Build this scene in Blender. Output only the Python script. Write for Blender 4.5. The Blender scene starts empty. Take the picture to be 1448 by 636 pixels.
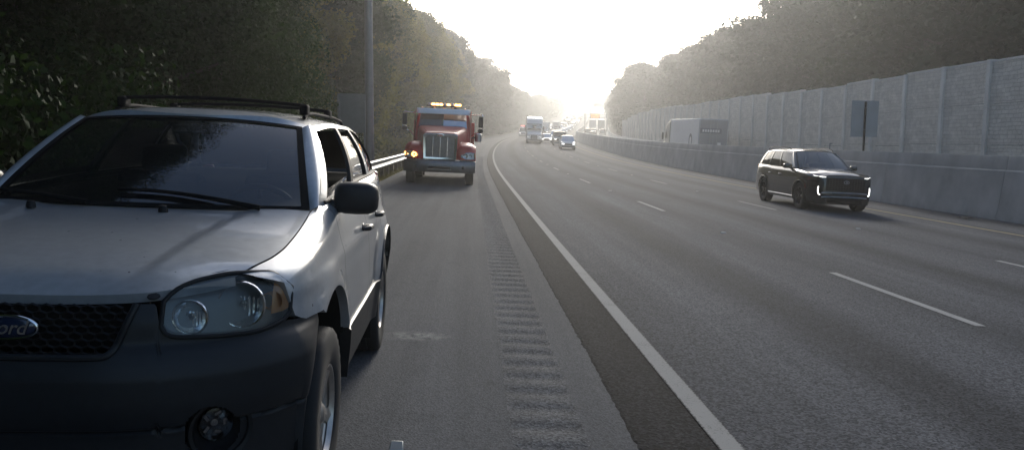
import bpy, math, random
import numpy as np
from mathutils import Matrix, Vector

D = bpy.data
SC = bpy.context.scene
COL = SC.collection
PI = math.pi
rad = math.radians

# ---------------------------------------------------------------- camera
F_PX, CAM_H = 1100.0, 1.53
PITCH, YAW, ROLL = math.atan(114 / F_PX), math.atan(59 / F_PX), rad(0.6)
fw = Vector((math.sin(YAW) * math.cos(PITCH), math.cos(YAW) * math.cos(PITCH), -math.sin(PITCH)))
rt = Vector((math.cos(YAW), -math.sin(YAW), 0))
up = rt.cross(fw)
rt2 = rt * math.cos(ROLL) + up * math.sin(ROLL)
up2 = up * math.cos(ROLL) - rt * math.sin(ROLL)
cam = D.cameras.new('camera')
cam.sensor_fit = 'HORIZONTAL'
cam.sensor_width = 36
cam.lens = 36 * F_PX / 1448
cam.clip_start, cam.clip_end = 0.05, 6000
camo = D.objects.new('camera', cam)
COL.objects.link(camo)
mw = Matrix((rt2, up2, -fw)).transposed().to_4x4()
mw.translation = (0, 0, CAM_H)
camo.matrix_world = mw
SC.camera = camo

# ---------------------------------------------------------------- sky, sun, exposure
SUN_EL, SUN_AZ = rad(21), rad(8)      # azimuth clockwise from +Y (down the road)
w = D.worlds.new('World')
SC.world = w
w.use_nodes = True
nt = w.node_tree
sky = nt.nodes.new('ShaderNodeTexSky')
sky.sky_type = 'NISHITA'
sky.sun_disc = False
sky.sun_elevation = SUN_EL
sky.sun_rotation = SUN_AZ
sky.air_density = 1.0
sky.dust_density = 2.2
sky.ozone_density = 2.5
nt.links.new(sky.outputs[0], nt.nodes['Background'].inputs[0])
nt.nodes['Background'].inputs[1].default_value = 0.15
sun = D.lights.new('sun', 'SUN')
sun.energy = 2.7
sun.angle = rad(12)
sun.color = (1.0, 0.95, 0.86)
suno = D.objects.new('sun', sun)
COL.objects.link(suno)
sd = Vector((math.sin(SUN_AZ) * math.cos(SUN_EL), math.cos(SUN_AZ) * math.cos(SUN_EL), math.sin(SUN_EL)))
suno.rotation_euler = sd.to_track_quat('Z', 'Y').to_euler()
suno.location = (0, -20, 60)
SC.view_settings.view_transform = 'Standard'
SC.view_settings.look = 'None'
SC.view_settings.exposure = 0.22
SC.view_settings.gamma = 1.0
SC.cycles.use_denoising = True
SC.cycles.max_bounces = 6
SC.cycles.diffuse_bounces = 3
SC.cycles.glossy_bounces = 4
SC.cycles.transparent_max_bounces = 12
SC.cycles.volume_bounces = 0
SC.cycles.caustics_reflective = False
SC.cycles.caustics_refractive = False

# ---------------------------------------------------------------- road frame: s along the road, l to the right of the camera line
SE, RAD, S0, S1 = .0337, 1200., 30., 228.


SAG = [(0, 0), (60, .5), (118, 1.85), (180, 3.4), (250, 5.6), (308, 8.2), (357, 11), (425, 15.5), (600, 27.8), (900, 48.5), (1050, 57), (1400, 62)]
_sx, _sy = np.array(SAG, float).T
_sm = np.gradient(_sy, _sx)
_sm[0] = 0


def sag(s):
    """height of the road along its length: a sag, then the climb to the crest"""
    s = min(max(s, 0), 1399.)
    i = min(int(np.searchsorted(_sx, s, 'right')) - 1, len(_sx) - 2)
    h = _sx[i + 1] - _sx[i]
    u = (s - _sx[i]) / h
    return float((2*u**3 - 3*u**2 + 1) * _sy[i] + (u**3 - 2*u**2 + u) * h * _sm[i] + (-2*u**3 + 3*u**2) * _sy[i+1] + (u**3 - u**2) * h * _sm[i+1])


def heading(s):
    return (min(max(s, S0), S1) - S0) / RAD


def pos(s, l, dz=0.):
    a = heading(s)
    x = RAD * (1 - math.cos(a))
    y = RAD * math.sin(a) + min(s, S0)
    if s > S1:
        x += math.sin(a) * (s - S1)
        y += math.cos(a) * (s - S1)
    se = SE * max(0, min(1, (500 - s) / 250))
    ll = max(-12, min(l, 40))
    return Vector((x + l * math.cos(a), y - l * math.sin(a), sag(s) - se * ll + dz))


def frame(s, l, dz=0., turn=0.):
    t = (pos(s + .5, l) - pos(s - .5, l)).normalized()
    n = (pos(s, l + .5) - pos(s, l - .5)).normalized()
    u = n.cross(t).normalized()
    n = t.cross(u)
    m = Matrix((n, t, u)).transposed().to_4x4()
    m.translation = pos(s, l, dz)
    return m @ Matrix.Rotation(turn, 4, 'Z')


# ---------------------------------------------------------------- materials
MATS = {}


def mat(name, col, rough=.6, metal=0., coat=0., spec=.5, emis=None, estr=0., noise=None, bump=None, alpha=None, trans=0.):
    """noise=(scale, amount, dark colour factor, coords) ; bump=(scale, strength, distance)"""
    m = D.materials.new(name)
    m.use_nodes = True
    t = m.node_tree
    b = t.nodes['Principled BSDF']
    b.inputs['Base Color'].default_value = (*col, 1)
    b.inputs['Roughness'].default_value = rough
    b.inputs['Metallic'].default_value = metal
    b.inputs['Coat Weight'].default_value = coat
    b.inputs['Coat Roughness'].default_value = .04
    b.inputs['Specular IOR Level'].default_value = spec
    if emis:
        b.inputs['Emission Color'].default_value = (*emis, 1)
        b.inputs['Emission Strength'].default_value = estr
    tc = t.nodes.new('ShaderNodeTexCoord')
    if noise:
        n = t.nodes.new('ShaderNodeTexNoise')
        n.inputs['Scale'].default_value = noise[0]
        n.inputs['Detail'].default_value = 6
        n.inputs['Roughness'].default_value = .65
        t.links.new(tc.outputs['Object'], n.inputs['Vector'])
        r = t.nodes.new('ShaderNodeMapRange')
        r.inputs['From Min'].default_value = .3
        r.inputs['From Max'].default_value = .7
        r.inputs['To Min'].default_value = 1 - noise[1]
        r.inputs['To Max'].default_value = 1 + noise[1]
        t.links.new(n.outputs[0], r.inputs[0])
        mx = t.nodes.new('ShaderNodeVectorMath')
        mx.operation = 'SCALE'
        mx.inputs[0].default_value = col
        t.links.new(r.outputs[0], mx.inputs['Scale'])
        t.links.new(mx.outputs[0], b.inputs['Base Color'])
        r2 = t.nodes.new('ShaderNodeMapRange')
        r2.inputs['To Min'].default_value = max(0, rough - .08)
        r2.inputs['To Max'].default_value = min(1, rough + .12)
        t.links.new(n.outputs[0], r2.inputs[0])
        t.links.new(r2.outputs[0], b.inputs['Roughness'])
    if bump:
        n2 = t.nodes.new('ShaderNodeTexNoise')
        n2.inputs['Scale'].default_value = bump[0]
        n2.inputs['Detail'].default_value = 5
        t.links.new(tc.outputs['Object'], n2.inputs['Vector'])
        bp = t.nodes.new('ShaderNodeBump')
        bp.inputs['Strength'].default_value = bump[1]
        bp.inputs['Distance'].default_value = bump[2]
        t.links.new(n2.outputs[0], bp.inputs['Height'])
        t.links.new(bp.outputs[0], b.inputs['Normal'])
    MATS[name] = m
    return m


def glass(name, tint, refl_rough=.02, ior=1.5, haze=None):
    m = D.materials.new(name)
    m.use_nodes = True
    t = m.node_tree
    t.nodes.remove(t.nodes['Principled BSDF'])
    out = t.nodes['Material Output']
    tr = t.nodes.new('ShaderNodeBsdfTransparent')
    tr.inputs[0].default_value = (*tint, 1)
    gl = t.nodes.new('ShaderNodeBsdfGlossy')
    gl.inputs['Roughness'].default_value = refl_rough
    fr = t.nodes.new('ShaderNodeFresnel')
    fr.inputs[0].default_value = ior
    mx = t.nodes.new('ShaderNodeMixShader')
    t.links.new(fr.outputs[0], mx.inputs[0])
    base = tr
    if haze:                                  # a pale diffuse film mixed into the glass
        df = t.nodes.new('ShaderNodeBsdfDiffuse')
        df.inputs[0].default_value = (*haze[1], 1)
        m2 = t.nodes.new('ShaderNodeMixShader')
        m2.inputs[0].default_value = haze[0]
        t.links.new(tr.outputs[0], m2.inputs[1])
        t.links.new(df.outputs[0], m2.inputs[2])
        base = m2
    t.links.new(base.outputs[0], mx.inputs[1])
    t.links.new(gl.outputs[0], mx.inputs[2])
    t.links.new(mx.outputs[0], out.inputs[0])
    MATS[name] = m
    return m


def M(n):
    return MATS[n]


mat('silver_paint', (.41, .43, .45), .36, .40, 1.0, noise=(26, .10))


def chips(m):
    """sparse dark stone chips and specks in the paint"""
    t = m.node_tree
    b = t.nodes['Principled BSDF']
    tc = t.nodes.new('ShaderNodeTexCoord')
    v = t.nodes.new('ShaderNodeTexVoronoi')
    v.inputs['Scale'].default_value = 13
    t.links.new(tc.outputs['Object'], v.inputs['Vector'])
    sc = t.nodes.new('ShaderNodeSeparateColor')
    t.links.new(v.outputs['Color'], sc.inputs[0])
    rr = t.nodes.new('ShaderNodeMapRange')
    rr.inputs['From Min'].default_value, rr.inputs['From Max'].default_value = .6, 1.
    rr.inputs['To Min'].default_value, rr.inputs['To Max'].default_value = .0, .075
    t.links.new(sc.outputs[0], rr.inputs[0])
    lt = t.nodes.new('ShaderNodeMath')
    lt.operation = 'LESS_THAN'
    t.links.new(v.outputs['Distance'], lt.inputs[0])
    t.links.new(rr.outputs[0], lt.inputs[1])
    mx = t.nodes.new('ShaderNodeMix')
    mx.data_type = 'RGBA'
    old = b.inputs['Base Color'].links[0].from_socket
    t.links.new(lt.outputs[0], mx.inputs['Factor'])
    t.links.new(old, mx.inputs['A'])
    mx.inputs['B'].default_value = (.05, .05, .055, 1)
    t.links.new(mx.outputs['Result'], b.inputs['Base Color'])


chips(MATS['silver_paint'])
mat('white_paint', (.66, .67, .67), .35, 0, .8)
mat('grey_paint', (.22, .23, .24), .35, .3, .8)
mat('black_paint', (.006, .006, .007), .25, 0, 1.0)
mat('dark_paint', (.03, .033, .04), .3, .1, 1.0)
mat('red_paint', (.52, .016, .014), .42, 0, .25, spec=.3, noise=(4, .12))
mat('far_red_paint', (.30, .03, .025), .4, 0, .6)
mat('blue_paint', (.04, .07, .14), .35, .2, .9)
mat('tan_paint', (.30, .27, .22), .35, .3, .9)
mat('grey_plastic', (.012, .0135, .016), .46, spec=.4, noise=(40, .2), bump=(420, .12, .002))
mat('black_plastic', (.010, .010, .011), .5, spec=.3)
mat('matte_black', (.006, .006, .006), .85, spec=.2)
mat('rubber', (.014, .014, .0145), .78, noise=(30, .3))
mat('alloy', (.56, .51, .46), .32, .9, noise=(20, .15))
mat('dark_alloy', (.04, .04, .043), .35, .8)
mat('chrome', (.75, .76, .78), .12, 1.0)
mat('dull_chrome', (.50, .51, .53), .30, 1.0, noise=(6, .15))
mat('galvanised', (.33, .35, .355), .5, .55, noise=(5, .18))
mat('pole_steel', (.20, .22, .23), .5, .6, noise=(4, .15))
mat('sign_back', (.20, .22, .22), .5, .5, noise=(5, .1))
mat('panel_grey', (.33, .335, .33), .6, .0, noise=(2, .1))
mat('trailer_white', (.60, .62, .64), .5, 0, noise=(1.2, .08))
mat('trailer_grey', (.33, .37, .42), .5, 0, noise=(1.2, .1))
mat('trailer_dark', (.10, .12, .15), .5)
mat('wood_post', (.16, .12, .085), .8, noise=(12, .3))
mat('reflector', (.85, .86, .88), .10, 1.0, bump=(55, .25, .01))
mat('lamp_housing', (.13, .14, .145), .35, .5)
mat('fog_reflector', (.30, .31, .33), .2, 1.0, bump=(55, .25, .01))
mat('bumper_chrome', (.17, .175, .185), .36, 1.0, noise=(5, .2))
mat('trailer_rear', (.20, .225, .26), .5, noise=(1.2, .1))
mat('amber_lens', (.75, .27, .05), .25, 0, .8)
mat('amber_glow', (.8, .3, .05), .3, emis=(1.0, .40, .08), estr=9)
mat('amber_beacon', (.8, .3, .05), .3, emis=(1.0, .45, .12), estr=8)
mat('white_beacon', (.8, .8, .8), .2, 0, 1.0)
mat('head_glow', (.9, .9, .9), .2, emis=(1.0, .97, .92), estr=2.4)
mat('red_lens', (.25, .01, .01), .2, 0, 1.0)
mat('red_glow', (.6, .02, .02), .3, emis=(1.0, .12, .06), estr=4)
mat('msg_amber', (.3, .1, .02), .5, emis=(1.0, .34, .05), estr=3.0)
mat('seat_cloth', (.035, .037, .04), .9)
mat('polished_visor', (.88, .89, .90), .28, .8)
mat('visor_white', (.88, .89, .90), .6)
mat('bark', (.055, .045, .036), .9, noise=(5, .3), bump=(9, .6, .03))
mat('emblem_blue', (.012, .02, .05), .2, 0, 1.0)
mat('chip', (.02, .02, .022), .8)
mat('pebble', (.09, .085, .08), .9)
mat('paper', (.5, .48, .44), .8)
glass('clear_glass', (.96, .97, .97))
glass('lens_glass', (.80, .84, .84), .05, 1.45, (.10, (.5, .52, .5)))
glass('tint_glass', (.26, .29, .30), .015, 2.05, (.015, (.5, .55, .6)))
glass('sky_sheen_glass', (.22, .24, .25), .03, 1.9, (.17, (.5, .54, .58)))  # pale film puts the sky's reflection into the glass colour
glass('dark_glass', (.05, .055, .06), .02, 1.6)


def leaf_mat(name, c1, c2, trans):
    m = D.materials.new(name)
    m.use_nodes = True
    t = m.node_tree
    b = t.nodes['Principled BSDF']
    out = t.nodes['Material Output']
    oi = t.nodes.new('ShaderNodeObjectInfo')
    tc = t.nodes.new('ShaderNodeTexCoord')
    n = t.nodes.new('ShaderNodeTexNoise')
    n.inputs['Scale'].default_value = .55
    n.inputs['Detail'].default_value = 4
    n.inputs['Roughness'].default_value = .7
    t.links.new(tc.outputs['Object'], n.inputs['Vector'])
    ad = t.nodes.new('ShaderNodeMath')
    ad.operation = 'MULTIPLY_ADD'
    ad.inputs[1].default_value = .5
    t.links.new(oi.outputs['Random'], ad.inputs[0])
    t.links.new(n.outputs[0], ad.inputs[2])
    r = t.nodes.new('ShaderNodeMapRange')
    n3 = t.nodes.new('ShaderNodeTexNoise')
    n3.inputs['Scale'].default_value = 7.
    t.links.new(tc.outputs['Object'], n3.inputs['Vector'])
    ad2 = t.nodes.new('ShaderNodeMath')
    ad2.operation = 'MULTIPLY_ADD'
    ad2.inputs[1].default_value = 1.1
    t.links.new(n3.outputs[0], ad2.inputs[0])
    t.links.new(ad.outputs[0], ad2.inputs[2])
    r.inputs['From Min'].default_value = .85
    r.inputs['From Max'].default_value = 1.75
    t.links.new(ad2.outputs[0], r.inputs[0])
    mx = t.nodes.new('ShaderNodeMix')
    mx.data_type = 'RGBA'
    mx.inputs['A'].default_value = (*c1, 1)
    mx.inputs['B'].default_value = (*c2, 1)
    t.links.new(r.outputs[0], mx.inputs['Factor'])
    t.links.new(mx.outputs['Result'], b.inputs['Base Color'])
    b.inputs['Roughness'].default_value = .7
    b.inputs['Specular IOR Level'].default_value = .06
    tl = t.nodes.new('ShaderNodeBsdfTranslucent')
    sc = t.nodes.new('ShaderNodeVectorMath')
    sc.operation = 'MULTIPLY'
    sc.inputs[1].default_value = (1.6, 1.6, .65)
    t.links.new(mx.outputs['Result'], sc.inputs[0])
    t.links.new(sc.outputs[0], tl.inputs[0])
    ms = t.nodes.new('ShaderNodeMixShader')
    ms.inputs[0].default_value = trans
    t.links.new(b.outputs[0], ms.inputs[1])
    t.links.new(tl.outputs[0], ms.inputs[2])
    t.links.new(ms.outputs[0], out.inputs[0])
    MATS[name] = m


leaf_mat('leaf_dark', (.011, .027, .007), (.026, .052, .012), .20)  # dark copy: shade of the wood put into the leaf colour
leaf_mat('leaf_sunlit', (.034, .052, .012), (.19, .160, .036), .48)  # golden copy: sunlight on the leaves put into their colour
leaf_mat('leaf_far', (.016, .034, .013), (.034, .054, .022), .16)
leaf_mat('grass_blades', (.05, .055, .02), (.13, .11, .05), .3)


# ---------------------------------------------------------------- mesh helpers
def pchip(P, n, closed=False):
    """interpolate rows of control array P (k,...) to n rows, passing through the controls without overshoot"""
    P = np.asarray(P, float)
    k = len(P)
    if k == 2:
        t = np.linspace(0, 1, n).reshape((-1,) + (1,) * (P.ndim - 1))
        return P[0] * (1 - t) + P[1] * t
    d = P[1:] - P[:-1]
    m = np.zeros_like(P)
    a, b = d[:-1], d[1:]
    ok = (a * b) > 0
    m[1:-1] = np.where(ok, 2 * a * b / np.where(ok, a + b, 1), 0)
    m[0], m[-1] = 1.5 * d[0] - .5 * m[1], 1.5 * d[-1] - .5 * m[-2]
    t = np.linspace(0, k - 1, n)
    i = np.minimum(t.astype(int), k - 2)
    u = (t - i).reshape((-1,) + (1,) * (P.ndim - 1))
    return ((2 * u**3 - 3 * u**2 + 1) * P[i] + (u**3 - 2 * u**2 + u) * m[i]
            + (-2 * u**3 + 3 * u**2) * P[i + 1] + (u**3 - u**2) * m[i + 1])


def curve1(pts):
    """piecewise smooth function y(x) from (x, y) pairs"""
    xs = np.array([p[0] for p in pts], float)
    ys = np.array([p[1] for p in pts], float)
    h = np.diff(xs)
    d = np.diff(ys) / h
    m = np.zeros(len(xs))
    if len(xs) > 2:
        ok = d[:-1] * d[1:] > 0
        m[1:-1] = np.where(ok, 2 * d[:-1] * d[1:] / np.where(ok, d[:-1] + d[1:], 1), 0)
    m[0], m[-1] = d[0], d[-1]

    def fn(x):
        x = min(max(x, xs[0]), xs[-1])
        i = min(int(np.searchsorted(xs, x, 'right')) - 1, len(xs) - 2)
        i = max(i, 0)
        u = (x - xs[i]) / h[i]
        return float((2*u**3 - 3*u**2 + 1) * ys[i] + (u**3 - 2*u**2 + u) * h[i] * m[i]
                     + (-2*u**3 + 3*u**2) * ys[i+1] + (u**3 - u**2) * h[i] * m[i+1])
    return fn


def refine(G, nu, nv):
    G = pchip(np.asarray(G, float), nu)
    return np.swapaxes(pchip(np.swapaxes(G, 0, 1), nv), 0, 1)


class MB:
    def __init__(s):
        s.v, s.f, s.m, s.uvs = [], [], [], None

    def add(s, vs, fs, mi=0):
        o = len(s.v)
        s.v += [tuple(float(c) for c in p) for p in vs]
        s.f += [tuple(i + o for i in f) for f in fs]
        s.m += [mi] * len(fs)
        return s

    def box(s, c, sz, rz=0., mi=0, rx=0., ry=0.):
        R = Matrix.Rotation(rz, 3, 'Z') @ Matrix.Rotation(ry, 3, 'Y') @ Matrix.Rotation(rx, 3, 'X')
        vs = [Vector(c) + R @ Vector((a * sz[0] / 2, b * sz[1] / 2, e * sz[2] / 2)) for e in (-1, 1) for b in (-1, 1) for a in (-1, 1)]
        return s.hexa(vs, mi)

    def hexa(s, p, mi=0):
        return s.add(p, [(0, 2, 3, 1), (4, 5, 7, 6), (0, 1, 5, 4), (2, 6, 7, 3), (0, 4, 6, 2), (1, 3, 7, 5)], mi)

    def tube(s, pts, r, n=8, mi=0, caps=True, closed=False):
        pts = [Vector(p) for p in pts]
        k = len(pts)
        rr = r if hasattr(r, '__len__') else [r] * k
        vs, fs = [], []
        prev = None
        for i, p in enumerate(pts):
            a = pts[(i - 1) % k] if (closed or i > 0) else p
            b = pts[(i + 1) % k] if (closed or i < k - 1) else p
            t = (b - a).normalized()
            if prev is None:
                q = Vector((0, 0, 1)) if abs(t.z) < .9 else Vector((1, 0, 0))
                u = t.cross(q).normalized()
            else:
                u = (prev - t * prev.dot(t)).normalized()
            prev = u
            v = t.cross(u)
            for j in range(n):
                an = 2 * PI * j / n
                vs.append(p + (u * math.cos(an) + v * math.sin(an)) * rr[i])
        for i in range(k if closed else k - 1):
            for j in range(n):
                a, b = i * n, ((i + 1) % k) * n
                fs.append((a + j, a + (j + 1) % n, b + (j + 1) % n, b + j))
        if caps and not closed:
            fs.append(tuple(range(n - 1, -1, -1)))
            fs.append(tuple((k - 1) * n + j for j in range(n)))
        return s.add(vs, fs, mi)

    def lathe(s, prof, c=(0, 0, 0), axis='x', n=32, mi=0, a0=0., a1=2 * PI, sx=1., sz=1.):
        """prof: (radius, height along axis)"""
        full = abs(a1 - a0) > 6.28
        m = n if full else n + 1
        vs, fs = [], []
        for (r, h) in prof:
            for j in range(m):
                a = a0 + (a1 - a0) * j / n
                p, q = r * math.cos(a) * sx, r * math.sin(a) * sz
                v = {'x': (h, p, q), 'y': (p, h, q), 'z': (p, q, h)}[axis]
                vs.append((v[0] + c[0], v[1] + c[1], v[2] + c[2]))
        for i in range(len(prof) - 1):
            for j in range(n):
                fs.append((i * m + j, i * m + (j + 1) % m, (i + 1) * m + (j + 1) % m, (i + 1) * m + j))
        return s.add(vs, fs, mi)

    def grid(s, G, mi=0, keep=None):
        G = np.asarray(G, float)
        nu, nv = G.shape[:2]
        fs = [(i * nv + j, (i + 1) * nv + j, (i + 1) * nv + j + 1, i * nv + j + 1)
              for i in range(nu - 1) for j in range(nv - 1) if keep is None or keep(i, j)]
        return s.add(G.reshape(-1, 3), fs, mi)

    def prism(s, poly, h0, h1, axis='z', mi=0):
        def P(a, b, h):
            return {'x': (h, a, b), 'y': (a, h, b), 'z': (a, b, h)}[axis]
        n = len(poly)
        vs = [P(a, b, h0) for a, b in poly] + [P(a, b, h1) for a, b in poly]
        fs = [tuple(range(n - 1, -1, -1)), tuple(range(n, 2 * n))] + [(i, (i + 1) % n, n + (i + 1) % n, n + i) for i in range(n)]
        return s.add(vs, fs, mi)

    def mirror(s):
        o = MB()
        o.v = [(-x, y, z) for x, y, z in s.v]
        o.f = [tuple(reversed(f)) for f in s.f]
        o.m = list(s.m)
        return o

    def join(s, o):
        k = len(s.v)
        s.v += o.v
        s.f += [tuple(i + k for i in f) for f in o.f]
        s.m += o.m
        return s

    def mesh(s, name, mats, smooth=True, angle=35):
        me = D.meshes.new(name)
        me.from_pydata(s.v, [], s.f)
        for m in (mats if isinstance(mats, (list, tuple)) else [mats]):
            me.materials.append(M(m) if isinstance(m, str) else m)
        if any(s.m):
            me.polygons.foreach_set('material_index', s.m)
        if smooth:
            me.polygons.foreach_set('use_smooth', [True] * len(me.polygons))
            me.set_sharp_from_angle(angle=rad(angle))
        me.update()
        return me

    def build(s, name, mats, parent=None, smooth=True, angle=35, bevel=0., seg=2, solid=0.):
        o = D.objects.new(name, s.mesh(name, mats, smooth, angle))
        COL.objects.link(o)
        if parent is not None:
            o.parent = parent
        if solid:
            md = o.modifiers.new('thick', 'SOLIDIFY')
            md.thickness = solid
        if bevel:
            md = o.modifiers.new('bevel', 'BEVEL')
            md.width, md.segments, md.limit_method, md.angle_limit = bevel, seg, 'ANGLE', rad(35)
            md.use_clamp_overlap = True
        return o


def tag(o, label=None, cat=None, group=None, kind=None):
    if label:
        o['label'] = label
    if cat:
        o['category'] = cat
    if group:
        o['group'] = group
    if kind:
        o['kind'] = kind
    return o


def thing(name, label, cat, group=None, m=None):
    o = D.objects.new(name, None)
    o.empty_display_size = .3
    COL.objects.link(o)
    tag(o, label, cat, group)
    if m is not None:
        o.matrix_world = m
    return o


def copy_tree(o, parent=None):
    c = o.copy()
    COL.objects.link(c)
    c.parent = parent
    if parent is not None:
        c.matrix_parent_inverse = o.matrix_parent_inverse.copy()
    for ch in o.children:
        copy_tree(ch, c)
    return c


def text_part(name, txt, size, m, mt, parent, shear=0., ext=.002):
    cu = D.curves.new(name, 'FONT')
    cu.body = txt
    cu.size = size
    cu.shear = shear
    cu.extrude = ext
    cu.align_x, cu.align_y = 'CENTER', 'CENTER'
    tmp = D.objects.new(name, cu)
    COL.objects.link(tmp)
    dg = bpy.context.evaluated_depsgraph_get()
    me = D.meshes.new_from_object(tmp.evaluated_get(dg))
    D.objects.remove(tmp)
    me.materials.clear()
    me.materials.append(M(mt))
    me.transform(m)
    o = D.objects.new(name, me)
    COL.objects.link(o)
    o.parent = parent
    return o
# ---------------------------------------------------------------- surfaces
RL, RR, SEAM, EDGE0, EDGE1 = .22, .63, .885, 1.29, 1.43
LA, LB, LC, BAR = 4.84, 8.46, 12.1, 14.5
ELEV = .3           # the far carriageway lies a little higher
WALL = 24.6


class NG:
    """tiny helper for node math"""
    def __init__(s, m):
        s.t = m.node_tree

    def n(s, kind, **kw):
        nd = s.t.nodes.new(kind)
        for k, v in kw.items():
            setattr(nd, k, v)
        return nd

    def val(s, sock, v):
        if hasattr(v, 'links') or hasattr(v, 'is_linked'):
            s.t.links.new(v, sock)
        else:
            sock.default_value = v

    def math(s, op, a, b=0., c=None):
        nd = s.n('ShaderNodeMath', operation=op)
        s.val(nd.inputs[0], a)
        s.val(nd.inputs[1], b)
        if c is not None:
            s.val(nd.inputs[2], c)
        return nd.outputs[0]

    def noise(s, vec, scale, detail=4., rough=.6):
        nd = s.n('ShaderNodeTexNoise')
        nd.inputs['Scale'].default_value = scale
        nd.inputs['Detail'].default_value = detail
        nd.inputs['Roughness'].default_value = rough
        s.t.links.new(vec, nd.inputs['Vector'])
        return nd.outputs[0]

    def rng(s, v, a, b, c, d, clamp=True):
        nd = s.n('ShaderNodeMapRange')
        nd.clamp = clamp
        s.val(nd.inputs[0], v)
        for i, q in enumerate((a, b, c, d)):
            nd.inputs[i + 1].default_value = q
        return nd.outputs[0]

    def scale(s, col, f):
        nd = s.n('ShaderNodeVectorMath', operation='SCALE')
        s.val(nd.inputs[0], col)
        s.val(nd.inputs['Scale'], f)
        return nd.outputs[0]

    def mix(s, f, a, b):
        nd = s.n('ShaderNodeMix', data_type='RGBA')
        s.val(nd.inputs['Factor'], f)
        for k, q in (('A', a), ('B', b)):
            if isinstance(q, tuple):
                nd.inputs[k].default_value = (*q, 1)
            else:
                s.t.links.new(q, nd.inputs[k])
        return nd.outputs['Result']


def surf_mat(name):
    m = D.materials.new(name)
    m.use_nodes = True
    MATS[name] = m
    g = NG(m)
    b = m.node_tree.nodes['Principled BSDF']
    uv = g.n('ShaderNodeTexCoord').outputs['UV']
    sp = g.n('ShaderNodeSeparateXYZ')
    m.node_tree.links.new(uv, sp.inputs[0])
    return m, g, b, uv, sp.outputs[0], sp.outputs[1]


def squash(g, uv, fx, fy):
    nd = g.n('ShaderNodeVectorMath', operation='MULTIPLY')
    g.t.links.new(uv, nd.inputs[0])
    nd.inputs[1].default_value = (fx, fy, 1)
    return nd.outputs[0]


def asphalt(name, base, lanes=False, grain=.5, rough=.8, bump=.5, stain=False, size=70.):
    m, g, b, uv, u, v = surf_mat(name)
    vo = g.n('ShaderNodeTexVoronoi')
    vo.inputs['Scale'].default_value = size
    g.t.links.new(uv, vo.inputs['Vector'])
    cell = g.n('ShaderNodeSeparateColor')
    g.t.links.new(vo.outputs['Color'], cell.inputs[0])
    f = g.rng(cell.outputs[0], 0, 1, 1 - grain, 1 + grain)
    fine = g.noise(uv, 260., 3., .7)
    f = g.math('MULTIPLY', f, g.rng(fine, .3, .7, .75, 1.25))
    patch = g.noise(squash(g, uv, 1., .25), .8, 5., .6)
    f = g.math('MULTIPLY', f, g.rng(patch, .3, .7, .86, 1.14))
    streak = g.noise(squash(g, uv, 1., .02), 3.2, 4., .6)
    f = g.math('MULTIPLY', f, g.rng(streak, .3, .7, .82, 1.16))
    col = g.scale(base, f)
    if lanes:
        t = g.math('FRACT', g.math('DIVIDE', g.math('SUBTRACT', u, 1.36), 3.58))
        wv = g.math('COSINE', g.math('MULTIPLY', t, 4 * PI))
        wear = g.math('MULTIPLY_ADD', wv, -.16, 1.)
        mid = g.math('POWER', g.math('ABSOLUTE', g.math('SUBTRACT', t, .5)), 2.)
        oil = g.math('EXPONENT', g.math('MULTIPLY', mid, -70.))
        wear = g.math('MULTIPLY', wear, g.math('MULTIPLY_ADD', oil, -.24, 1.))
        col = g.scale(col, wear)
        wob = g.math('MULTIPLY_ADD', g.noise(uv, 9., 4., .7), .05, -.025)
        new = g.rng(g.math('ADD', u, wob), 1.30, 1.40, 1., 0.)
        dark = g.scale((.014, .015, .017), g.math('POWER', f, 1.8))
        col = g.mix(new, col, dark)
    if stain:
        # a pale powder spill beside the rear wheel and a few darker drips
        du = g.math('DIVIDE', g.math('SUBTRACT', u, -.42), .26)
        dv = g.math('DIVIDE', g.math('SUBTRACT', v, 6.05), .16)
        r2 = g.math('ADD', g.math('MULTIPLY', du, du), g.math('MULTIPLY', dv, dv))
        nn = g.noise(uv, 14., 5., .7)
        mk = g.math('MULTIPLY', g.rng(r2, 0., 1.2, 1., 0.), g.rng(nn, .42, .62, 0., .5))
        col = g.mix(mk, col, (.42, .41, .39))
        dr = g.noise(uv, 1.6, 5., .75)
        col = g.scale(col, g.rng(dr, .60, .74, 1., .62))
    g.t.links.new(col, b.inputs['Base Color'])
    b.inputs['Roughness'].default_value = rough
    b.inputs['Specular IOR Level'].default_value = .08
    bp = g.n('ShaderNodeBump')
    bp.inputs['Strength'].default_value = bump
    bp.inputs['Distance'].default_value = .006
    hgt = g.math('ADD', vo.outputs['Distance'], g.math('MULTIPLY', fine, .6))
    g.t.links.new(hgt, bp.inputs['Height'])
    g.t.links.new(bp.outputs[0], b.inputs['Normal'])
    return m


def paint_line(name, base, worn=.5, lim=None):
    m, g, b, uv, u, v = surf_mat(name)
    n1 = g.noise(uv, 55., 6., .75)
    n2 = g.noise(uv, 3., 4., .6)
    k = g.rng(g.math('ADD', n1, g.math('MULTIPLY', n2, .5)), .80, .98, 0., worn)
    if lim:                 # grit eats into both edges of the stripe
        d = g.math('MINIMUM', g.math('SUBTRACT', u, lim[0]), g.math('SUBTRACT', lim[1], u))
        d = g.math('SUBTRACT', d, g.math('MULTIPLY_ADD', g.noise(uv, 38., 4., .7), .05, -.017))
        k = g.math('MAXIMUM', k, g.rng(d, -.004, .004, 1., 0.))
    col = g.mix(k, base, (.055, .055, .056))
    g.t.links.new(col, b.inputs['Base Color'])
    b.inputs['Roughness'].default_value = .85
    b.inputs['Specular IOR Level'].default_value = .06
    return m


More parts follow.
